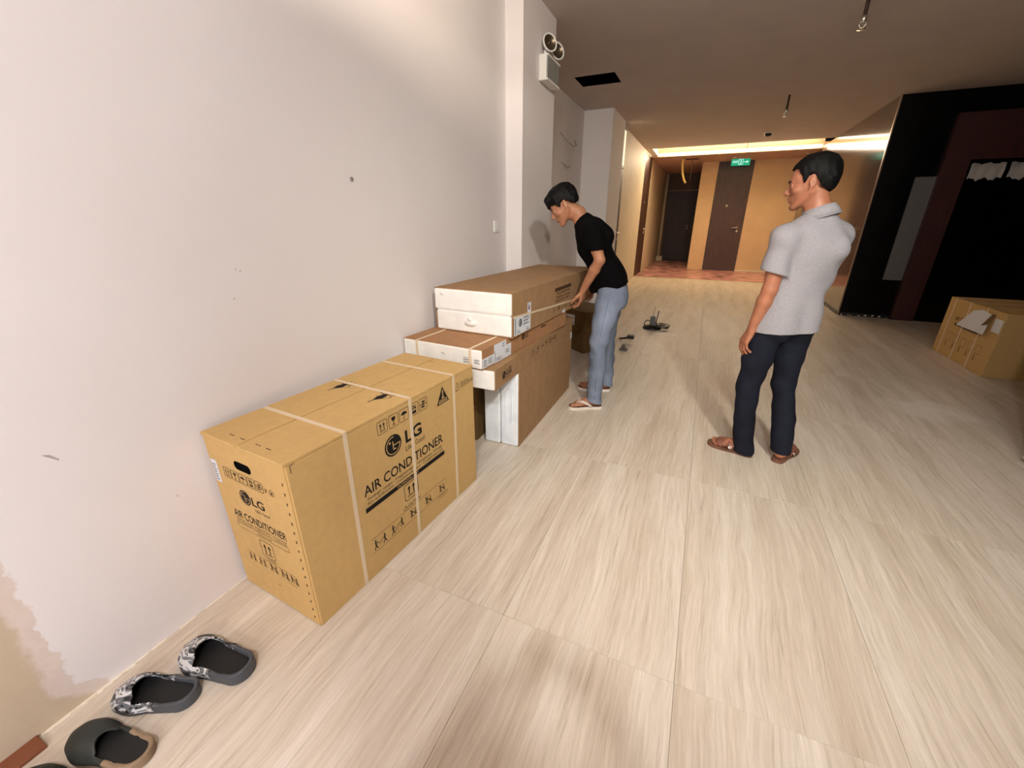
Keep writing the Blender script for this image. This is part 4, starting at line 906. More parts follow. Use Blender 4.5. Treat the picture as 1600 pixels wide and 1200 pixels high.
def head(F, o, M, s, k=0.006, ears=True):
    P = lambda x, y, z: o + M @ (np.array([x, y, z]) * s)
    e = lambda c, r, k=k, cut=False: F.ell(P(*c), [q * s for q in r], M, k, cut)
    c = lambda a, b, ra, rb=None, k=k, cut=False: F.cap(P(*a), P(*b), ra * s, (ra if rb is None else rb) * s, k, cut)
    e((0, -.014, .045), (.074, .098, .085), .01)
    e((0, .028, -.022), (.061, .066, .085), .02)
    e((0, .045, .040), (.060, .048, .050), .015)
    for sx in (-1, 1):
        c((sx * .054, -.004, -.040), (sx * .018, .068, -.100), .020, .017, .018)
        e((sx * .044, .058, -.020), (.020, .022, .018), .014)
        c((sx * .010, .090, .024), (sx * .040, .076, .024), .010, .009, .010)
    e((0, .076, -.103), (.022, .020, .018), .012)
    e((0, .074, -.062), (.030, .022, .022), .014)
    for sx in (-1, 1): F.ell(P(sx * .031, .100, .004), [.019 * s, .015 * s, .012 * s], M, .008 * s + .003, True)
    c((0, .086, .016), (0, .112, -.024), .008, .011, .008)
    e((0, .113, -.029), (.011, .011, .010), .006)
    for sx in (-1, 1):
        e((sx * .012, .101, -.033), (.009, .011, .008), .005)
        e((sx * .031, .0775, .003), (.0140, .0130, .0120), .003)
        c((sx * .017, .0895, .0095), (sx * .045, .0795, .0075), .0060, .0050, .004); c((sx * .018, .088, -.0065), (sx * .044, .080, -.0060), .0042, .0038, .004)
    e((0, .095, -.057), (.022, .010, .0065), .005); e((0, .093, -.070), (.019, .010, .0070), .005)
    F.cap(P(-.022, .098, -.0635), P(.022, .098, -.0635), .0028 * s, None, .003, True)
    if ears:
        for sx in (-1, 1):
            Me = M @ np.array(Matrix.Rotation(-sx * .35, 3, 'Z'))
            F.ell(P(sx * .076, -.016, .004), [.007 * s, .017 * s, .029 * s], Me, .005)
            F.ell(P(sx * .0865, -.012, .004), [.006 * s, .009 * s, .018 * s], Me, .003, True)
            F.ell(P(sx * .074, -.006, -.024), [.007 * s, .009 * s, .011 * s], Me, .004)
def lips_mask(o, M, s):
    def paint(cn):
        q = (cn - o) @ M / s; r = ((q[:, 0]) / .025) ** 2 + ((q[:, 1] - .103) / .014) ** 2 + ((q[:, 2] + .0635) / .0135) ** 2
        return (r < 1).astype(int)
    return paint
def eyes_and_brows(o, M, s, parent):
    P = lambda x, y, z: Vector(o + M @ (np.array([x, y, z]) * s))
    for sx in (-1, 1):
        m = MB(); mt = Matrix.Translation(P(sx * .031, .0795, .0010)) @ Matrix(M.tolist()).to_4x4() @ Matrix.Rotation(R(-90), 4, 'X')
        pr = [(0, -.0115)] + [(.0118 * math.sin(a), -.0118 * math.cos(a)) for a in np.linspace(.3, math.pi - .55, 7)]
        m.lathe([(r * s, z * s) for r, z in pr], 14, 0, mt)
        m.lathe([(.0074 * s, .0096 * s), (.004 * s, .0115 * s), (0, .0120 * s)], 12, 1, mt); m.build('eye', [EYEW, IRIS], parent)
        m = MB(); m.tube([P(sx * .014, .1000, .0235), P(sx * .028, .0965, .0300), P(sx * .046, .0815, .0265)], [.0035 * s, .0042 * s, .002 * s], 6); m.build('eyebrow', BROW, parent)
def hair(lo, hi, h, o, M, s, line, parent, puff=0.0, fringe=False, seed=0):
    """short hair: inflated cranium above a hairline given as height over front-back position"""
    F = Field(lo, hi, h); P = lambda x, y, z: o + M @ (np.array([x, y, z]) * s)
    F.ell(P(0, -.020, .052), [(.084 + puff) * s, (.108 + puff) * s, (.096 + puff) * s], M, .01)
    F.ell(P(0, -.060, .010), [(.070 + puff) * s, (.062) * s, (.070) * s], M, .02)
    F.ell(P(0, .026 if not fringe else .036, .070), [(.064 + puff) * s, (.050 + puff) * s, (.046) * s], M, .015)
    if fringe:
        for x in (-.05, -.03, -.01, .01, .03, .05): F.chain([P(x * .8, .03, .118), P(x, .080, .096), P(x * 1.15, .101, .047)], [.026 * s, .022 * s, .007 * s], .012)
        for sx in (-1, 1): F.chain([P(sx * .06, .03, .09), P(sx * .078, .035, .035), P(sx * .080, .02, .012)], [.024 * s, .012 * s, .006 * s], .01)
    ys, zs = zip(*line)
    X = F.g[0][:, None, None] - o[0]; Y = F.g[1][None, :, None] - o[1]; Z = F.g[2][None, None, :] - o[2]
    lx, ly, lz = [(X * M[0, i] + Y * M[1, i] + Z * M[2, i]) / s for i in range(3)]
    lim = np.interp(ly, ys, zs) + .006 * np.sin(95 * lx + seed) * np.sin(70 * ly + 2 * seed) + .004 * np.sin(190 * lx + 130 * ly)
    F.a = np.maximum(F.a, ((lim - lz) * .75 * s).astype(f32))
    F.a += (.0022 * np.sin(150 * (lx + .5 * ly) + 4 * np.sin(30 * lz)) * np.sin(120 * ly + 3 * np.sin(25 * lx)) + .003 * np.sin(55 * lx + 40 * ly + 20 * lz)).astype(f32) * s
    return F.mesh('hair', HAIR, parent, 1)
def hand(F, wrist, d, n, side, curl, s=1.0, spread=.1, thumb=(.55, .5), nails=None):
    """wrist point, direction to the knuckles, direction the palm faces, direction of the thumb side; curl = angles at the three joints per finger"""
    d = unit(d); n = unit(np.array(n) - d * np.dot(n, d)); side = unit(np.cross(d, n)) * np.sign(np.dot(np.cross(d, n), side))
    W = np.array(wrist, float); kl = (.088, .092, .088, .080); ws = (.030, .010, -.010, -.028)
    for i in range(4):
        K = W + (d * kl[i] + side * ws[i] - n * .004) * s; F.cap(W + side * ws[i] * .5 * s, K, .014 * s, .0115 * s, .012 * s)
    F.ell(W + (d * .045 + n * .004) * s, [.030 * s, .045 * s, .014 * s], np.array([side, d, n]).T, .012 * s)
    Ls = ((.044, .026, .021), (.048, .030, .022), (.044, .028, .021), (.036, .021, .019)); rr = (.0095, .0100, .0095, .0082)
    for i in range(4):
        p = W + (d * kl[i] + side * ws[i] - n * .004) * s; a = 0; dd = unit(d + side * spread * (1.5 - i) * .6)
        for j in range(3):
            a += curl[i][j]; v = dd * math.cos(a) + n * math.sin(a); q = p + v * Ls[i][j] * s
            F.cap(p, q, rr[i] * (1 - .08 * j) * s, rr[i] * (.92 - .10 * j) * s, .0035 * s); p = q
        if nails is not None: nails.append((p - v * .006 * s + (dd * math.sin(a) - n * math.cos(a)) * rr[i] * .62 * s, v, (dd * math.sin(a) - n * math.cos(a))))
    p = W + (d * .022 + side * .020 + n * .006) * s; v = unit(d * thumb[0] + side * .75 + n * thumb[1])
    for L, r0, r1 in ((.044, .0155, .0125), (.034, .0118, .0108), (.027, .0108, .0085)):
        q = p + v * L * s; F.cap(p, q, r0 * s, r1 * s, .006 * s); p = q; v = unit(v + d * .35 + n * .10)
def foot(F, heel, toe, ankle, t=.02, inner=1):
    """bare foot on a sole of thickness t; inner = +1/-1: side of the big toe"""
    heel = np.array(heel, float); toe = np.array(toe, float); L = np.linalg.norm(toe - heel); s = L / .25; M = frame(toe - heel); o = heel + np.array([0, 0, t])
    P = lambda x, y, z: o + M @ (np.array([x * inner, y, z]) * s)
    F.ell(P(0, .036, .030), [.030 * s, .036 * s, .030 * s], M, .01)
    F.ell(P(.002, .125, .026), [.039 * s, .085 * s, .026 * s], M, .02)
    F.ell(P(.004, .175, .018), [.043 * s, .040 * s, .018 * s], M, .012)
    F.cap(P(0, .045, .05), ankle, .033 * s, .036 * s, .025); F.cap(P(0, .14, .032), P(0, .06, .07), .024 * s, .034 * s, .02)
    for i, (x, y0, y1, r) in enumerate(((.030, .195, .238, .0130), (.010, .198, .240, .0098), (-.007, .195, .231, .0092), (-.022, .188, .220, .0088), (-.035, .178, .207, .0084))):
        F.cap(P(x, y0, .014), P(x, y1, r * .9), r * s, r * .95 * s, .004)
    return M, o, s
def sole(heel, toe, t, name, m, parent, grow=.008, z0=0.0, inner=1, w=1.0):
    heel = np.array(heel, float); toe = np.array(toe, float); s = np.linalg.norm(toe - heel) / .25; M = frame(toe - heel)
    prof = [(0, -.012), (.026, -.004), (.036, .03), (.033, .08), (.036, .12), (.047, .175), (.050, .205), (.044, .240), (.024, .262), (0, .266), (-.026, .256), (-.046, .228), (-.051, .19), (-.045, .14), (-.036, .09), (-.036, .03), (-.026, -.004)]
    pts = [(x * inner * w, y) for x, y in prof]
    if inner < 0: pts = pts[::-1]
    ps = []
    n = len(pts)
    for i in range(n):
        p0, p1, p2, p3 = [np.array(pts[(i + k) % n]) for k in (-1, 0, 1, 2)]
        for u in (0, .33, .67):
            ps.append(tuple(.5 * ((2 * p1) + (-p0 + p2) * u + (2 * p0 - 5 * p1 + 4 * p2 - p3) * u * u + (-p0 + 3 * p1 - 3 * p2 + p3) * u ** 3)))
    mt = Matrix.Translation(Vector(heel) + Vector((0, 0, z0))) @ Matrix(M.tolist()).to_4x4() @ Matrix.Scale(s, 4)
    b = MB(); b.prism(ps, .001 / s, t / s, 0, mt); return b.build(name, m, parent)

def place(base):
    v = unit(base); return v, math.atan2(-v[0], v[1])
# ------------------------------------------------------------------ the older man in the grey polo, back to the camera, head in profile
B2 = np.array([.47, 2.68]); v2, rz2 = place(B2); D2 = float(np.linalg.norm(B2))
def W2(lat, z, dep): s = 1 + dep / D2; return np.array([lat * s, dep, 1.37 + (z - 1.37) * s])
lo2, hi2 = (-.36, -.34, -.01), (.36, .40, 1.72)
T2 = np.array([[.77, -.64, 0], [.64, .77, 0], [0, 0, 1]])       # columns: his right, his front, up
hd2 = np.array([-.036, 0.0, 1.537]); f2 = unit([-.985, .10, -.15]); M2 = frame(f2)
shL2, elL2, wrL2 = np.array([-.092, -.115, 1.285]), np.array([-.104, -.135, 1.03]), np.array([-.146, -.115, .812])
shR2, elR2, wrR2 = np.array([.132, .105, 1.29]), np.array([.085, .20, 1.05]), np.array([.0, .235, .93])
heelL2, toeL2 = np.array([-.010, -.047, 0]), np.array([-.250, -.012, 0]); heelR2, toeR2 = np.array([.128, -.035, 0]), np.array([.205, .20, 0])
F = Field(lo2, hi2, .004)
for c, r in (((.030, .005, 1.20), (.145, .10, .19)), ((0, 0, 1.0), (.125, .09, .19)), ((-.01, 0, .87), (.105, .08, .12))): F.ell(c, r, T2, .03)
F.cap(shL2, shR2, .052, .052, .03)
F.chain([(.035, .01, 1.34), (.015, .005, 1.42), (-.010, .0, 1.50)], [.062, .055, .054], .02)
head(F, hd2, M2, .93)
F.chain([shL2, shL2 * .45 + elL2 * .55, elL2], [.048, .043, .037], .02); F.chain([elL2, elL2 * .7 + wrL2 * .3, wrL2], [.037, .038, .026], .012)
F.chain([shR2, elR2, wrR2], [.046, .038, .027], .02)
nl2 = []
hand(F, wrL2, (-.28, .03, -.96), (.75, .45, -.1), (-.5, .85, .1), ((.30, .35, .25), (.35, .40, .3), (.42, .45, .3), (.50, .5, .35)), .98, .06, (.9, .35), nl2)
hand(F, wrR2, (-.45, -.05, -.85), (.2, -1, 0), (-1, 0, 0), ((.4, .5, .4),) * 4, .98)
F.chain([(-.07, -.045, .82), (-.10, -.05, .45), (-.052, -.040, .09)], [.065, .048, .034], .02); F.chain([(.056, .045, .82), (.066, .08, .46), (.14, .012, .09)], [.065, .046, .034], .02)
foot(F, heelL2, toeL2, (-.050, -.042, .10), .018, 1); foot(F, heelR2, toeR2, (.140, .005, .10), .018, -1)
man2 = F.mesh('person', [SKIN2, LIP], None, 1, lips_mask(hd2, M2, .93)); man2.location = (B2[0], B2[1], 0); man2.rotation_euler = (0, 0, rz2)
tag(man2, 'man in grey polo shirt and navy trousers, standing with his back to us', 'person')
eyes_and_brows(hd2, M2, .93, man2)
hair((-.18, -.14, 1.42), (.12, .14, 1.72), .003, hd2, M2, .93, ((-.2, -.055), (-.09, -.050), (-.055, -.030), (-.030, .020), (-.012, .040), (.004, .040), (.016, .010), (.026, .008), (.034, .050), (.055, .085), (.085, .092), (.2, .095)), man2, .004)
# trousers
F = Field((-.25, -.22, -.005), (.28, .24, 1.0), .005)
F.ell((-.008, 0, .88), (.132, .105, .13), T2, .02)
for sx in (-1, 1): F.ell(np.array([-.005, 0, .83]) + T2 @ np.array([sx * .062, -.048, 0]), (.075, .075, .09), T2, .03)
F.chain([(-.072, -.045, .85), (-.094, -.05, .62), (-.104, -.052, .44), (-.088, -.05, .25), (-.054, -.045, .02)], [.088, .076, .061, .058, .058], .02)
F.chain([(.058, .045, .85), (.056, .065, .64), (.066, .078, .46), (.110, .042, .25), (.141, .006, .03)], [.088, .074, .061, .060, .062], .02)
F.wrinkle(.0035, 26, 1.3, ((0, .12, .3, .45, .6, .85), (1.6, 1.0, .7, 1.3, .6, .5)))
F.trim((0, 0, .835), (0, 0, 1)); F.trim((-.05, 0, .024), (-.12, .05, -1), lambda X, Y, Z: (X + 0 * Z < .03) & (Y > -9)); F.trim((.13, 0, .062), (.0, .15, -1), lambda X, Y, Z: (X >= .03) & (Z < .3) & (Y > -9))
F.mesh('trousers', NAVY, man2, 2)
m = MB(); 
# polo shirt
F = Field((-.28, -.28, .74), (.28, .30, 1.46), .004)
for c, r in (((.030, .002, 1.21), (.162, .118, .20)), ((.004, 0, 1.02), (.148, .110, .20)), ((-.008, 0, .86), (.148, .122, .32))): F.ell(c, r, T2, .04)
for sx in (-1, 1): F.ell(np.array([-.005, 0, .83]) + T2 @ np.array([sx * .058, -.044, 0]), (.090, .088, .26), T2, .03)
F.ell((-.070, -.044, .82), (.100, .100, .22), None, .03); F.ell((.055, .044, .82), (.098, .098, .22), None, .03)
F.cap(shL2 + (0.01, 0, 0), shR2, .066, .064, .04); F.cap((.033, .012, 1.365), shL2, .060, .05, .03); F.cap((.033, .012, 1.365), shR2, .060, .05, .03)
F.cap((.03, .0, 1.30), np.array([.03, 0, 1.30]) + T2 @ np.array([.07, -.06, -.06]), .07, .07, .03)
dn = unit(elL2 - shL2)
F.cap(shR2 + (-.02, -.02, -.01), (.095, .055, 1.06), .064, .060, .05)
F.sleeve(shL2, shL2 + dn * .30 + (-.014, 0, 0), .062, .070, shL2 + dn * .170, dn + np.array([-.14, 0, 0]), .03)
F.sleeve(shR2, elR2, .058, .060, shR2 * .45 + elR2 * .55, elR2 - shR2, .03)
F.wrinkle(.0032, 24, .4, ((.75, .9, 1.1, 1.3, 1.45), (1.2, 1.0, 1.3, .8, .3)))
F.trim((0, 0, .800), (.06, .0, -1))
F.cap((.030, .01, 1.36), (.012, .004, 1.5), .056, .054, .004, True)
F.mesh('polo_shirt', POLO, man2, 2)
m = MB(); nq = unit([-.34, .06, .93]); mt = Matrix.Translation((.028, .010, 1.405)) @ Vector((0, 0, 1)).rotation_difference(Vector(nq)).to_matrix().to_4x4()
m.lathe([(.088, -.026), (.079, .004), (.069, .026), (.063, .027), (.061, .018), (.066, -.015), (.084, -.032), (.088, -.026)], 40, 0, mt); m.build('collar', POLO, man2)
def sandal(heel, toe, inner, par):
    sole(heel, toe, .018, 'sandal_sole', FOOTBED, par, inner=inner)
    s = np.linalg.norm(toe - heel) / .25; M = frame(toe - heel); lo = np.minimum(heel, toe) - .09; hi = np.maximum(heel, toe) + .09; lo[2] = -.002; hi[2] = .12
    G = Field(lo, hi, .003); P = lambda x, y, z: heel + np.array([0, 0, .018]) + M @ (np.array([x * inner, y, z]) * s)
    G.ell(P(.002, .125, .024), [.049 * s, .100 * s, .036 * s], M, .01); G.ell(P(.004, .175, .016), [.054 * s, .045 * s, .027 * s], M, .01)
    X = G.g[0][:, None, None] - heel[0]; Y = G.g[1][None, :, None] - heel[1]; y = (X * M[0, 1] + Y * M[1, 1]) / s + 0 * G.a; z = G.g[2][None, None, :] + 0 * G.a
    band = np.minimum(np.abs(y - .185) - .024, np.abs(y - .115) - .020); inn = G.a + .006
    G.a = np.maximum(np.maximum(np.maximum(G.a, -inn), (band * s)), .010 - z).astype(f32)
    o = G.mesh('sandal_strap', SANDAL, par, 1)
    m = MB(); b = Vector(P(-.050, .115, .022)); m.lathe([(.011, -.002), (.011, .003), (.006, .003), (.006, -.002)], 12, 0, Matrix.Translation(b) @ Vector((0, 0, 1)).rotation_difference(Vector(M @ np.array([-inner, 0, .4]))).to_matrix().to_4x4()); m.build('buckle', CHROME, o)
sandal(heelL2, toeL2, 1, man2); sandal(heelR2, toeR2, -1, man2)

# ------------------------------------------------------------------ the young man in black, bending to the stack
B1 = np.array([-.67, 2.92]); v1, rz1 = place(B1)
hd1 = np.array([-.252, .18, 1.463]); f1 = unit([-.82, -.05, -.55]); M1 = frame(f1)
shL1, elL1, wrL1 = np.array([-.045, .015, 1.305]), np.array([.022, .0, 1.115]), np.array([-.080, .115, .895])
shR1, elR1, wrR1 = np.array([-.05, .345, 1.30]), np.array([.045, .40, 1.11]), np.array([-.012, .45, .91])
heelL1, toeL1 = np.array([.113, .023, 0]), np.array([-.124, -.026, 0]); heelR1, toeR1 = np.array([.185, .395, 0]), np.array([-.070, .400, 0])
lean = unit([-.43, 0, .90]); MT = np.array([[lean[2], 0, lean[0]], [0, 1, 0], [-lean[0], 0, lean[2]]])   # columns: back, depth, up along the spine
F = Field((-.44, -.16, -.01), (.34, .60, 1.64), .004)
for c, r in (((-.02, .18, 1.19), (.098, .15, .20)), ((.09, .18, 1.0), (.092, .13, .19)), ((.13, .18, .89), (.10, .14, .13))): F.ell(c, r, MT, .03)
F.cap(shL1, shR1, .050, .050, .03); F.chain([(-.10, .18, 1.33), (-.15, .18, 1.41), (-.215, .18, 1.45)], [.060, .052, .050], .02)
head(F, hd1, M1, .94)
F.chain([shL1, shL1 * .45 + elL1 * .55, elL1], [.046, .042, .036], .02); F.chain([elL1, elL1 * .7 + wrL1 * .3, wrL1], [.036, .037, .025], .012)
F.chain([shR1, elR1, wrR1], [.046, .038, .026], .02)
nl1 = []
hand(F, wrL1, (-.10, .42, -.90), (-.78, .25, .35), (-.4, -.8, -.1), ((.25, .45, .35), (.35, .50, .35), (.40, .5, .4), (.45, .5, .4)), .96, .10, (.8, .5), nl1)
hand(F, wrR1, (-.02, .25, -.95), (-.95, -.1, .1), (0, -1, 0), ((.25, .4, .3),) * 4, .96, .08)
F.chain([(.13, .09, .86), (.062, .03, .55), (.060, .0, .09)], [.075, .050, .034], .02); F.chain([(.14, .27, .86), (.125, .33, .52), (.150, .385, .09)], [.075, .050, .034], .02)
foot(F, heelL1, toeL1, (.066, .012, .10), .022, -1); foot(F, heelR1, toeR1, (.140, .39, .10), .022, 1)
man1 = F.mesh('person', [SKIN1, LIP], None, 1, lips_mask(hd1, M1, .94)); man1.location = (B1[0], B1[1], 0); man1.rotation_euler = (0, 0, rz1)
tag(man1, 'young man in black T-shirt and pale jeans, bending to grip the topmost carton', 'person')
eyes_and_brows(hd1, M1, .94, man1)
hair((-.44, .03, 1.34), (-.10, .33, 1.66), .003, hd1, M1, .94, ((-.2, -.030), (-.09, -.022), (-.055, -.005), (-.030, .020), (-.012, .038), (.010, .036), (.024, .012), (.034, .020), (.050, .042), (.085, .048), (.2, .040)), man1, .008, True, 2)
# jeans
F = Field((-.10, -.14, -.005), (.32, .50, 1.02), .005)
F.ell((.128, .18, .89), (.112, .155, .12), MT, .03)
for y in (.105, .255): F.ell((.172, y, .84), (.075, .078, .09), None, .03)
F.chain([(.120, .095, .86), (.088, .06, .70), (.062, .03, .55), (.062, .012, .35), (.058, .0, .05)], [.100, .083, .067, .060, .058], .02)
F.chain([(.135, .265, .86), (.130, .30, .70), (.128, .33, .52), (.145, .37, .30), (.155, .388, .06)], [.098, .082, .066, .059, .056], .02)
F.wrinkle(.0042, 30, 2.1, ((0, .1, .3, .5, .62, .9), (1.6, 1.2, .8, 1.3, .7, .6)))
F.trim((.058, 0, .060), (-.25, .0, -1), lambda X, Y, Z: (Y < .2) & (Z < .3) & (X > -9)); F.trim((.155, 0, .060), (-.2, .0, -1), lambda X, Y, Z: (Y >= .2) & (Z < .3) & (X > -9))
def jp(cn): return ((cn[:, 1] > .30) & (cn[:, 2] < .72)).astype(int)
jn = F.mesh('jeans', JEANS, man1, 2)
# back pocket and side seam
m = MB()
for a, b_ in (((.060, -.004, .93), (.118, -.012, .90)),):
    pass
seam = [(.110, .0, .90), (.095, -.018, .78), (.075, -.030, .66), (.068, -.036, .55), (.064, -.047, .36), (.060, -.057, .10)]
m.tube(seam, .0022, 5); m.build('side_seam', mat('seam_denim', (.40, .46, .57), .85), jn)
# tee
F = Field((-.30, -.16, .78), (.32, .54, 1.45), .004)
for c, r in (((-.022, .18, 1.20), (.118, .170, .215)), ((.088, .18, 1.01), (.112, .155, .20)), ((.122, .18, .93), (.118, .162, .26))): F.ell(c, r, MT, .03)
F.cap(shL1, shR1, .068, .068, .04); F.cap((-.105, .18, 1.355), shL1, .060, .05, .03); F.cap((-.105, .18, 1.355), shR1, .060, .05, .03)
F.cap((.02, .14, .95), (.0, .16, .90), .055, .04, .03); F.cap((-.03, .12, 1.30), (.02, .12, 1.26), .09, .09, .03)
dl = unit(elL1 - shL1)
F.sleeve(shL1 - dl * .01, shL1 + dl * .24, .054, .066, shL1 + dl * .135, dl + np.array([-.15, 0, 0]), .045); F.sleeve(shR1, elR1, .060, .062, shR1 * .4 + elR1 * .6, elR1 - shR1, .03)
F.wrinkle(.0035, 26, 3.3, ((.8, .95, 1.1, 1.3, 1.42), (1.3, 1.3, 1.1, .7, .3)))
F.trim((.14, .18, .915), (.32, 0, -.95))
F.cap((-.10, .18, 1.34), (-.23, .18, 1.50), .055, .052, .004, True)
F.mesh('t_shirt', TEE, man1, 2)
def flip_flop(heel, toe, inner, par):
    so = sole(heel, toe, .022, 'flip_flop_sole', WHITER, par, inner=inner, w=1.08)
    sole(heel + unit(toe - heel) * .004, toe - unit(toe - heel) * .006, .0235, 'footbed', FOOTBED, so, inner=inner, w=.98)
    s = np.linalg.norm(toe - heel) / .25; M = frame(toe - heel); P = lambda x, y, z: Vector(heel + np.array([0, 0, .022]) + M @ (np.array([x * inner, y, z]) * s))
    m = MB(); top = P(.016, .190, .036)
    for sx in (-1, 1): m.tube([P(sx * .047, .075, .002), P(sx * .046 + .002, .115, .030), P(sx * .026 + .008, .158, .047), top], [.008, .0085, .0085, .007], 8)
    m.tube([top, P(.020, .206, .022), P(.020, .210, -.002)], [.007, .0055, .0055], 8); m.build('thong_strap', WHITER, par)
flip_flop(heelL1, toeL1, -1, man1); flip_flop(heelR1, toeR1, 1, man1)
for par, lst in ((man1, nl1), (man2, nl2)):
    for q, dv, up in lst:
        M = np.array([unit(np.cross(dv, up)), unit(dv), unit(up)]).T; mt = Matrix.Translation(Vector(q)) @ Matrix(M.tolist()).to_4x4()
        m = MB(); m.lathe([(.0052, -.001), (.005, .0014), (.003, .0026), (0, .003)], 8, 0, mt @ Matrix.Scale(1.35, 4, (0, 1, 0))); m.build('fingernail', NAIL, par)

# ------------------------------------------------------------------ the photographer, standing behind the camera (his raised hands throw the shadow on the near floor)
F = Field((-.36, -.78, -.01), (.40, .06, 1.70), .006)
for c, r in (((.04, -.42, 1.20), (.16, .105, .20)), ((.04, -.42, 1.0), (.14, .10, .19)), ((.04, -.42, .87), (.15, .11, .13))): F.ell(c, r, None, .03)
F.cap((-.13, -.42, 1.32), (.21, -.42, 1.32), .055, .055, .03); F.chain([(.04, -.42, 1.36), (.04, -.40, 1.46)], [.06, .054], .02)
I3 = np.eye(3); hdp = np.array([.04, -.385, 1.545]); head(F, hdp, frame(unit([0, 1, -.2])), .95)
wa, wb = np.array([-.105, -.165, 1.30]), np.array([.165, -.165, 1.30])
for sh, el, wr in (((-.14, -.42, 1.31), (-.22, -.34, 1.08), wa), ((.22, -.42, 1.31), (.29, -.34, 1.08), wb)): F.chain([sh, el, wr], [.048, .038, .027], .015)
hand(F, wa, (.30, .75, .45), (.6, -.2, .1), (0, -.2, 1), ((.5, .7, .5),) * 4, .95); hand(F, wb, (-.30, .75, .45), (-.6, -.2, .1), (0, -.2, 1), ((.5, .7, .5),) * 4, .95)
for sx, inn in ((-1, 1), (1, -1)):
    F.chain([(.04 + sx * .08, -.42, .86), (.04 + sx * .09, -.41, .46), (.04 + sx * .10, -.44, .10)], [.08, .055, .04], .02); foot(F, (.04 + sx * .10, -.50, 0), (.04 + sx * .13, -.25, 0), (.04 + sx * .10, -.45, .10), .012, inn)
man3 = F.mesh('person', [SKIN1, LIP], None, 1); tag(man3, 'photographer in dark clothes behind the camera, both hands raised to a phone', 'person')
hair((-.12, -.56, 1.42), (.20, -.22, 1.72), .004, hdp, frame(unit([0, 1, -.2])), .95, ((-.2, -.05), (-.05, -.02), (-.012, .04), (.026, .01), (.05, .06), (.085, .08), (.2, .09)), man3)
F = Field((-.36, -.62, .82), (.40, -.20, 1.46), .006)
for c, r in (((.04, -.42, 1.20), (.175, .120, .21)), ((.04, -.42, 1.0), (.158, .118, .30))): F.ell(c, r, None, .03)
F.cap((-.14, -.42, 1.32), (.22, -.42, 1.32), .068, .068, .03)
for sh, el in (((-.14, -.42, 1.31), (-.22, -.34, 1.08)), ((.22, -.42, 1.31), (.29, -.34, 1.08))): sh, el = np.array(sh), np.array(el); F.sleeve(sh, el, .060, .058, sh * .3 + el * .7, el - sh, .03)
F.trim((0, 0, .86), (0, 0, -1)); F.mesh('t_shirt', TEE, man3, 2)
F = Field((-.20, -.62, -.005), (.28, -.22, .96), .006); F.ell((.04, -.42, .86), (.155, .115, .12), None, .03)
for sx in (-1, 1): F.chain([(.04 + sx * .08, -.42, .86), (.04 + sx * .09, -.41, .46), (.04 + sx * .10, -.44, .03)], [.095, .07, .062], .02)
F.trim((0, 0, .04), (0, 0, -1)); F.mesh('trousers', NAVY, man3, 2)
for sx in (-1, 1): sole(np.array([.04 + sx * .10, -.50, 0]), np.array([.04 + sx * .13, -.25, 0]), .013, 'sandal_sole', FOOTBED, man3, inner=-sx)
ph = empty('phone', (.02, -.032, 1.362)); tag(ph, 'black phone held level in the photographer\'s two hands', 'phone')
box('phone_body', (-.076, -.004, -.037), (.076, .004, .037), BLACKP, ph, .003)
m = MB()
for dx in (-.062, -.046): m.lathe([(.0065, 0), (.0065, .002), (0, .0022)], 14, 0, Matrix.Translation((dx, .004, .022)) @ Matrix.Rotation(R(-90), 4, 'X'))
q = m.build('lens_ring', CHROME, ph); q['kind'] = 'stuff'

# ------------------------------------------------------------------ shoes along the wall
CAMO = bpy.data.materials.new('camouflage_foam'); CAMO.use_nodes = True
_nt = CAMO.node_tree; _b = _nt.nodes['Principled BSDF']; _b.inputs['Roughness'].default_value = .5
_n = _nt.nodes.new('ShaderNodeTexNoise'); _n.inputs['Scale'].default_value = 26; _n.inputs['Detail'].default_value = 3; _n.inputs['Distortion'].default_value = 1.2
_t = _nt.nodes.new('ShaderNodeTexCoord'); _mp = _nt.nodes.new('ShaderNodeMapping'); _mp.inputs['Scale'].default_value = (1, .45, 1); _nt.links.new(_t.outputs['Object'], _mp.inputs[0]); _nt.links.new(_mp.outputs[0], _n.inputs['Vector'])
_r = _nt.nodes.new('ShaderNodeValToRGB'); _r.color_ramp.interpolation = 'CONSTANT'; _e = _r.color_ramp.elements
_e[0].position = 0; _e[0].color = lin((.10, .10, .10)); _e[1].position = .42; _e[1].color = lin((.40, .40, .41))
for pz, cz in ((.50, (.80, .79, .78)), (.58, (.36, .36, .37)), (.66, (.72, .71, .70))):
    x = _e.new(pz); x.color = lin(cz)
_nt.links.new(_n.outputs['Fac'], _r.inputs[0]); _nt.links.new(_r.outputs[0], _b.inputs['Base Color'])
SLATE = mat('slate_foam', (.27, .28, .30), .5); COAL = mat('black_foam', (.045, .045, .045), .6); OLIVE = mat('dark_olive_foam', (.15, .16, .14), .6); TAN = mat('tan_sole', (.55, .46, .36), .7); RUST = mat('rust_leather', (.48, .27, .16), .6)
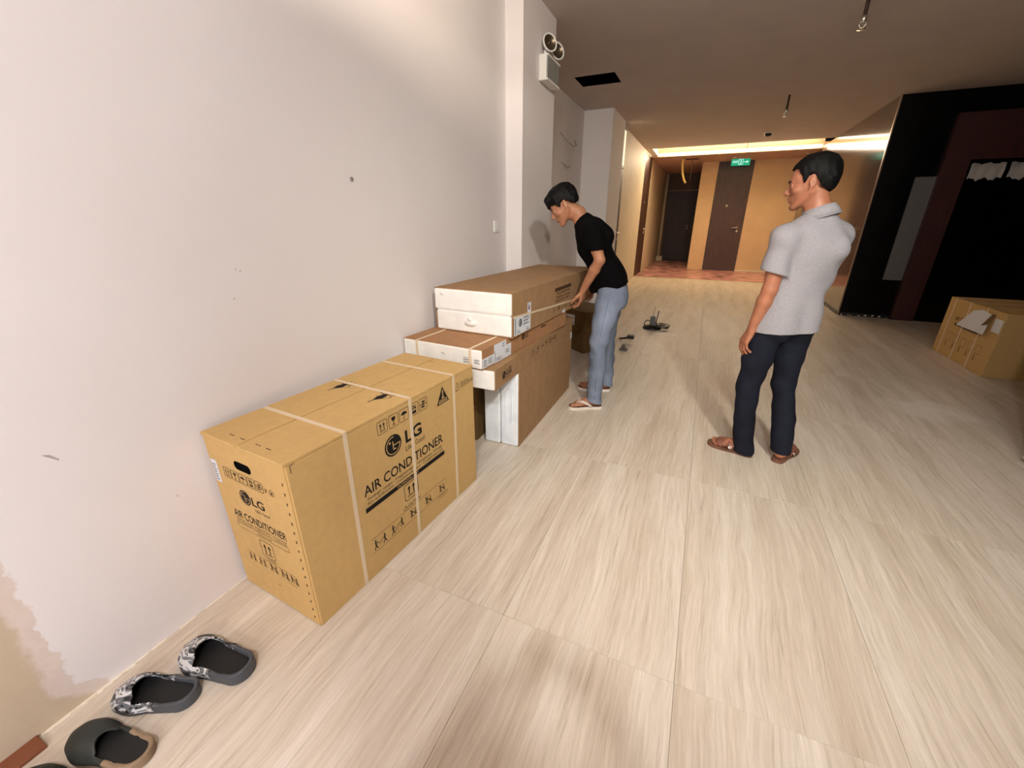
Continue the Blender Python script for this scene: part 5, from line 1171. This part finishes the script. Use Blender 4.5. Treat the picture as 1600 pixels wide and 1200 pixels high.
def clog(name, toe, heel, inner, mats, lab, cat, group=None, dome=.074, rim=.034, open_at=.168, wide=1.16):
    """moulded clog: one hollow shell (sole, heel rim, domed toe) with an insole; local y from heel to toe"""
    toe = np.array(toe + (0,), float); heel = np.array(heel + (0,), float); s = np.linalg.norm(toe - heel) / .27
    root = empty(name, tuple(heel), math.atan2(-(toe - heel)[0], (toe - heel)[1])); root.scale = (s, s, s); tag(root, lab, cat, group)
    G = Field((-.075, -.02, -.006), (.075, .30, .11), .0025); I = inner
    X = G.g[0][:, None, None]; Y = G.g[1][None, :, None]; Z = G.g[2][None, None, :]
    ys = np.array([-.02, -.004, .010, .035, .10, .17, .21, .25, .265, .27, .30]); ws = np.array([-.02, .0, .030, .040, .037, .050, .052, .040, .022, 0, -.03]); cs = np.array([0, 0, 0, 0, 0, .004, .006, .008, .008, .008, .008]) * I
    yf = np.linspace(-.03, .31, 400); gk = np.exp(-.5 * (np.arange(-24, 25) / 6.) ** 2); gk /= gk.sum(); wf = np.convolve(np.interp(yf, ys, ws), gk, 'same') * wide
    w = np.interp(Y, yf, wf); cx = np.interp(Y, ys, cs)
    def plan(x, y):
        """plan outline of the shoe as a signed distance: heel disc to ball disc, widened toe"""
        def cone(ax, ay, bx, by, ra, rb):
            t = np.clip(((x - ax) * (bx - ax) + (y - ay) * (by - ay)) / ((bx - ax) ** 2 + (by - ay) ** 2), 0, 1)
            return np.sqrt((x - ax - t * (bx - ax)) ** 2 + (y - ay - t * (by - ay)) ** 2) - (ra + (rb - ra) * t)
        d1 = cone(0, .042, .004 * I, .19, .040 * wide, .050 * wide); d2 = cone(.004 * I, .18, .008 * I, .224, .050 * wide, .043 * wide)
        h = np.clip(.5 + .5 * (d2 - d1) / .02, 0, 1); return d2 + (d1 - d2) * h - .02 * h * (1 - h)
    out2 = plan(X, Y) * .9
    tf = np.convolve(np.interp(yf, [-.03, .03, .08, .115, .15, .19, .235, .27, .31], [rim + .012, rim + .008, rim, rim + .014, dome * .92, dome, dome * .76, dome * .38, dome * .2]), gk, 'same')
    top = np.interp(Y, yf, tf)
    xr = np.clip(np.abs(X - cx) / np.maximum(w, .004), 0, 1.2); toep = np.clip((Y - .10) / .05, 0, 1)
    zt = top * (1 - toep * .62 * xr ** 3)
    outer = np.maximum(np.maximum(out2, (Z - zt) * .8), -Z) + 0 * G.a
    inn2 = out2 + .011; zin = np.where(Y < open_at, 1.0, zt - .009)
    front = (Y - .275)
    inner_ = np.maximum(np.maximum(np.maximum(inn2, (Z - zin) * .8), .020 - Z), front)
    opening = np.maximum(np.maximum(inn2 + .000, .020 - Z), (Y - (open_at + .020 - .055 * xr ** 2)))
    G.a = np.maximum(np.maximum(outer, -inner_), -opening).astype(f32)
    def paint(c): return np.where((c[:, 1] > .085 + .02 * np.sin(60 * c[:, 2])) & (c[:, 2] > .012), 0, 1)
    G.mesh('clog_shell', mats[:2], root, 3, paint)
    poly = []
    for k in range(44):
        a = 2 * math.pi * k / 44; lo_, hi_ = 0.0, .2
        for _ in range(22):
            md = (lo_ + hi_) / 2
            if plan(md * math.cos(a), .13 + md * math.sin(a)) < -.010: lo_ = md
            else: hi_ = md
        poly.append((lo_ * math.cos(a), .13 + lo_ * math.sin(a)))
    m = MB(); m.prism(poly, .018, .0225); m.build('insole', mats[2], root)
    return root
clog('clog', (-1.455, .266), (-1.220, .352), -1, [CAMO, SLATE, COAL], 'grey and white camouflage clog beside the wall, nearer the black slipper', 'clog', 'pair of camouflage clogs')
clog('clog', (-1.410, .424), (-1.138, .468), 1, [CAMO, SLATE, COAL], 'grey and white camouflage clog beside the wall, nearer the carton', 'clog', 'pair of camouflage clogs')
clog('slipper', (-1.430, .140), (-1.170, .205), 1, [OLIVE, TAN, COAL], 'black closed-toe slipper with tan sole, next to the camouflage clogs', 'slipper', dome=.060, rim=.022, open_at=.135, wide=1.0)
clog('slipper', (-1.440, .030), (-1.185, .095), -1, [OLIVE, TAN, COAL], 'black closed-toe slipper cut off by the lower left corner of the frame', 'slipper', dome=.060, rim=.022, open_at=.135, wide=1.0)
tag(box('floor_board', (XW + .001, -.9, 0), (-1.468, .104, .012), RUST, None, .002), 'rust brown board lying on the floor along the wall, its end by the slippers', 'board')
m = MB(); random.seed(3)   # line of plaster left along the foot of the wall
for k in range(26):
    y = .11 + k * .0125; wdt = random.uniform(.004, .013) * (1.0 if k < 18 else .6); m.box((XW, y, 0), (XW + wdt, y + .0126, .002))
for k in range(30):
    y = .43 + k * .095 + random.uniform(0, .05)
    if y < 3.2: m.box((XW, y, 0), (XW + .004, y + random.uniform(.02, .09), .0015))
q = m.build('plaster_line', COVEW, wl); q['kind'] = 'stuff'
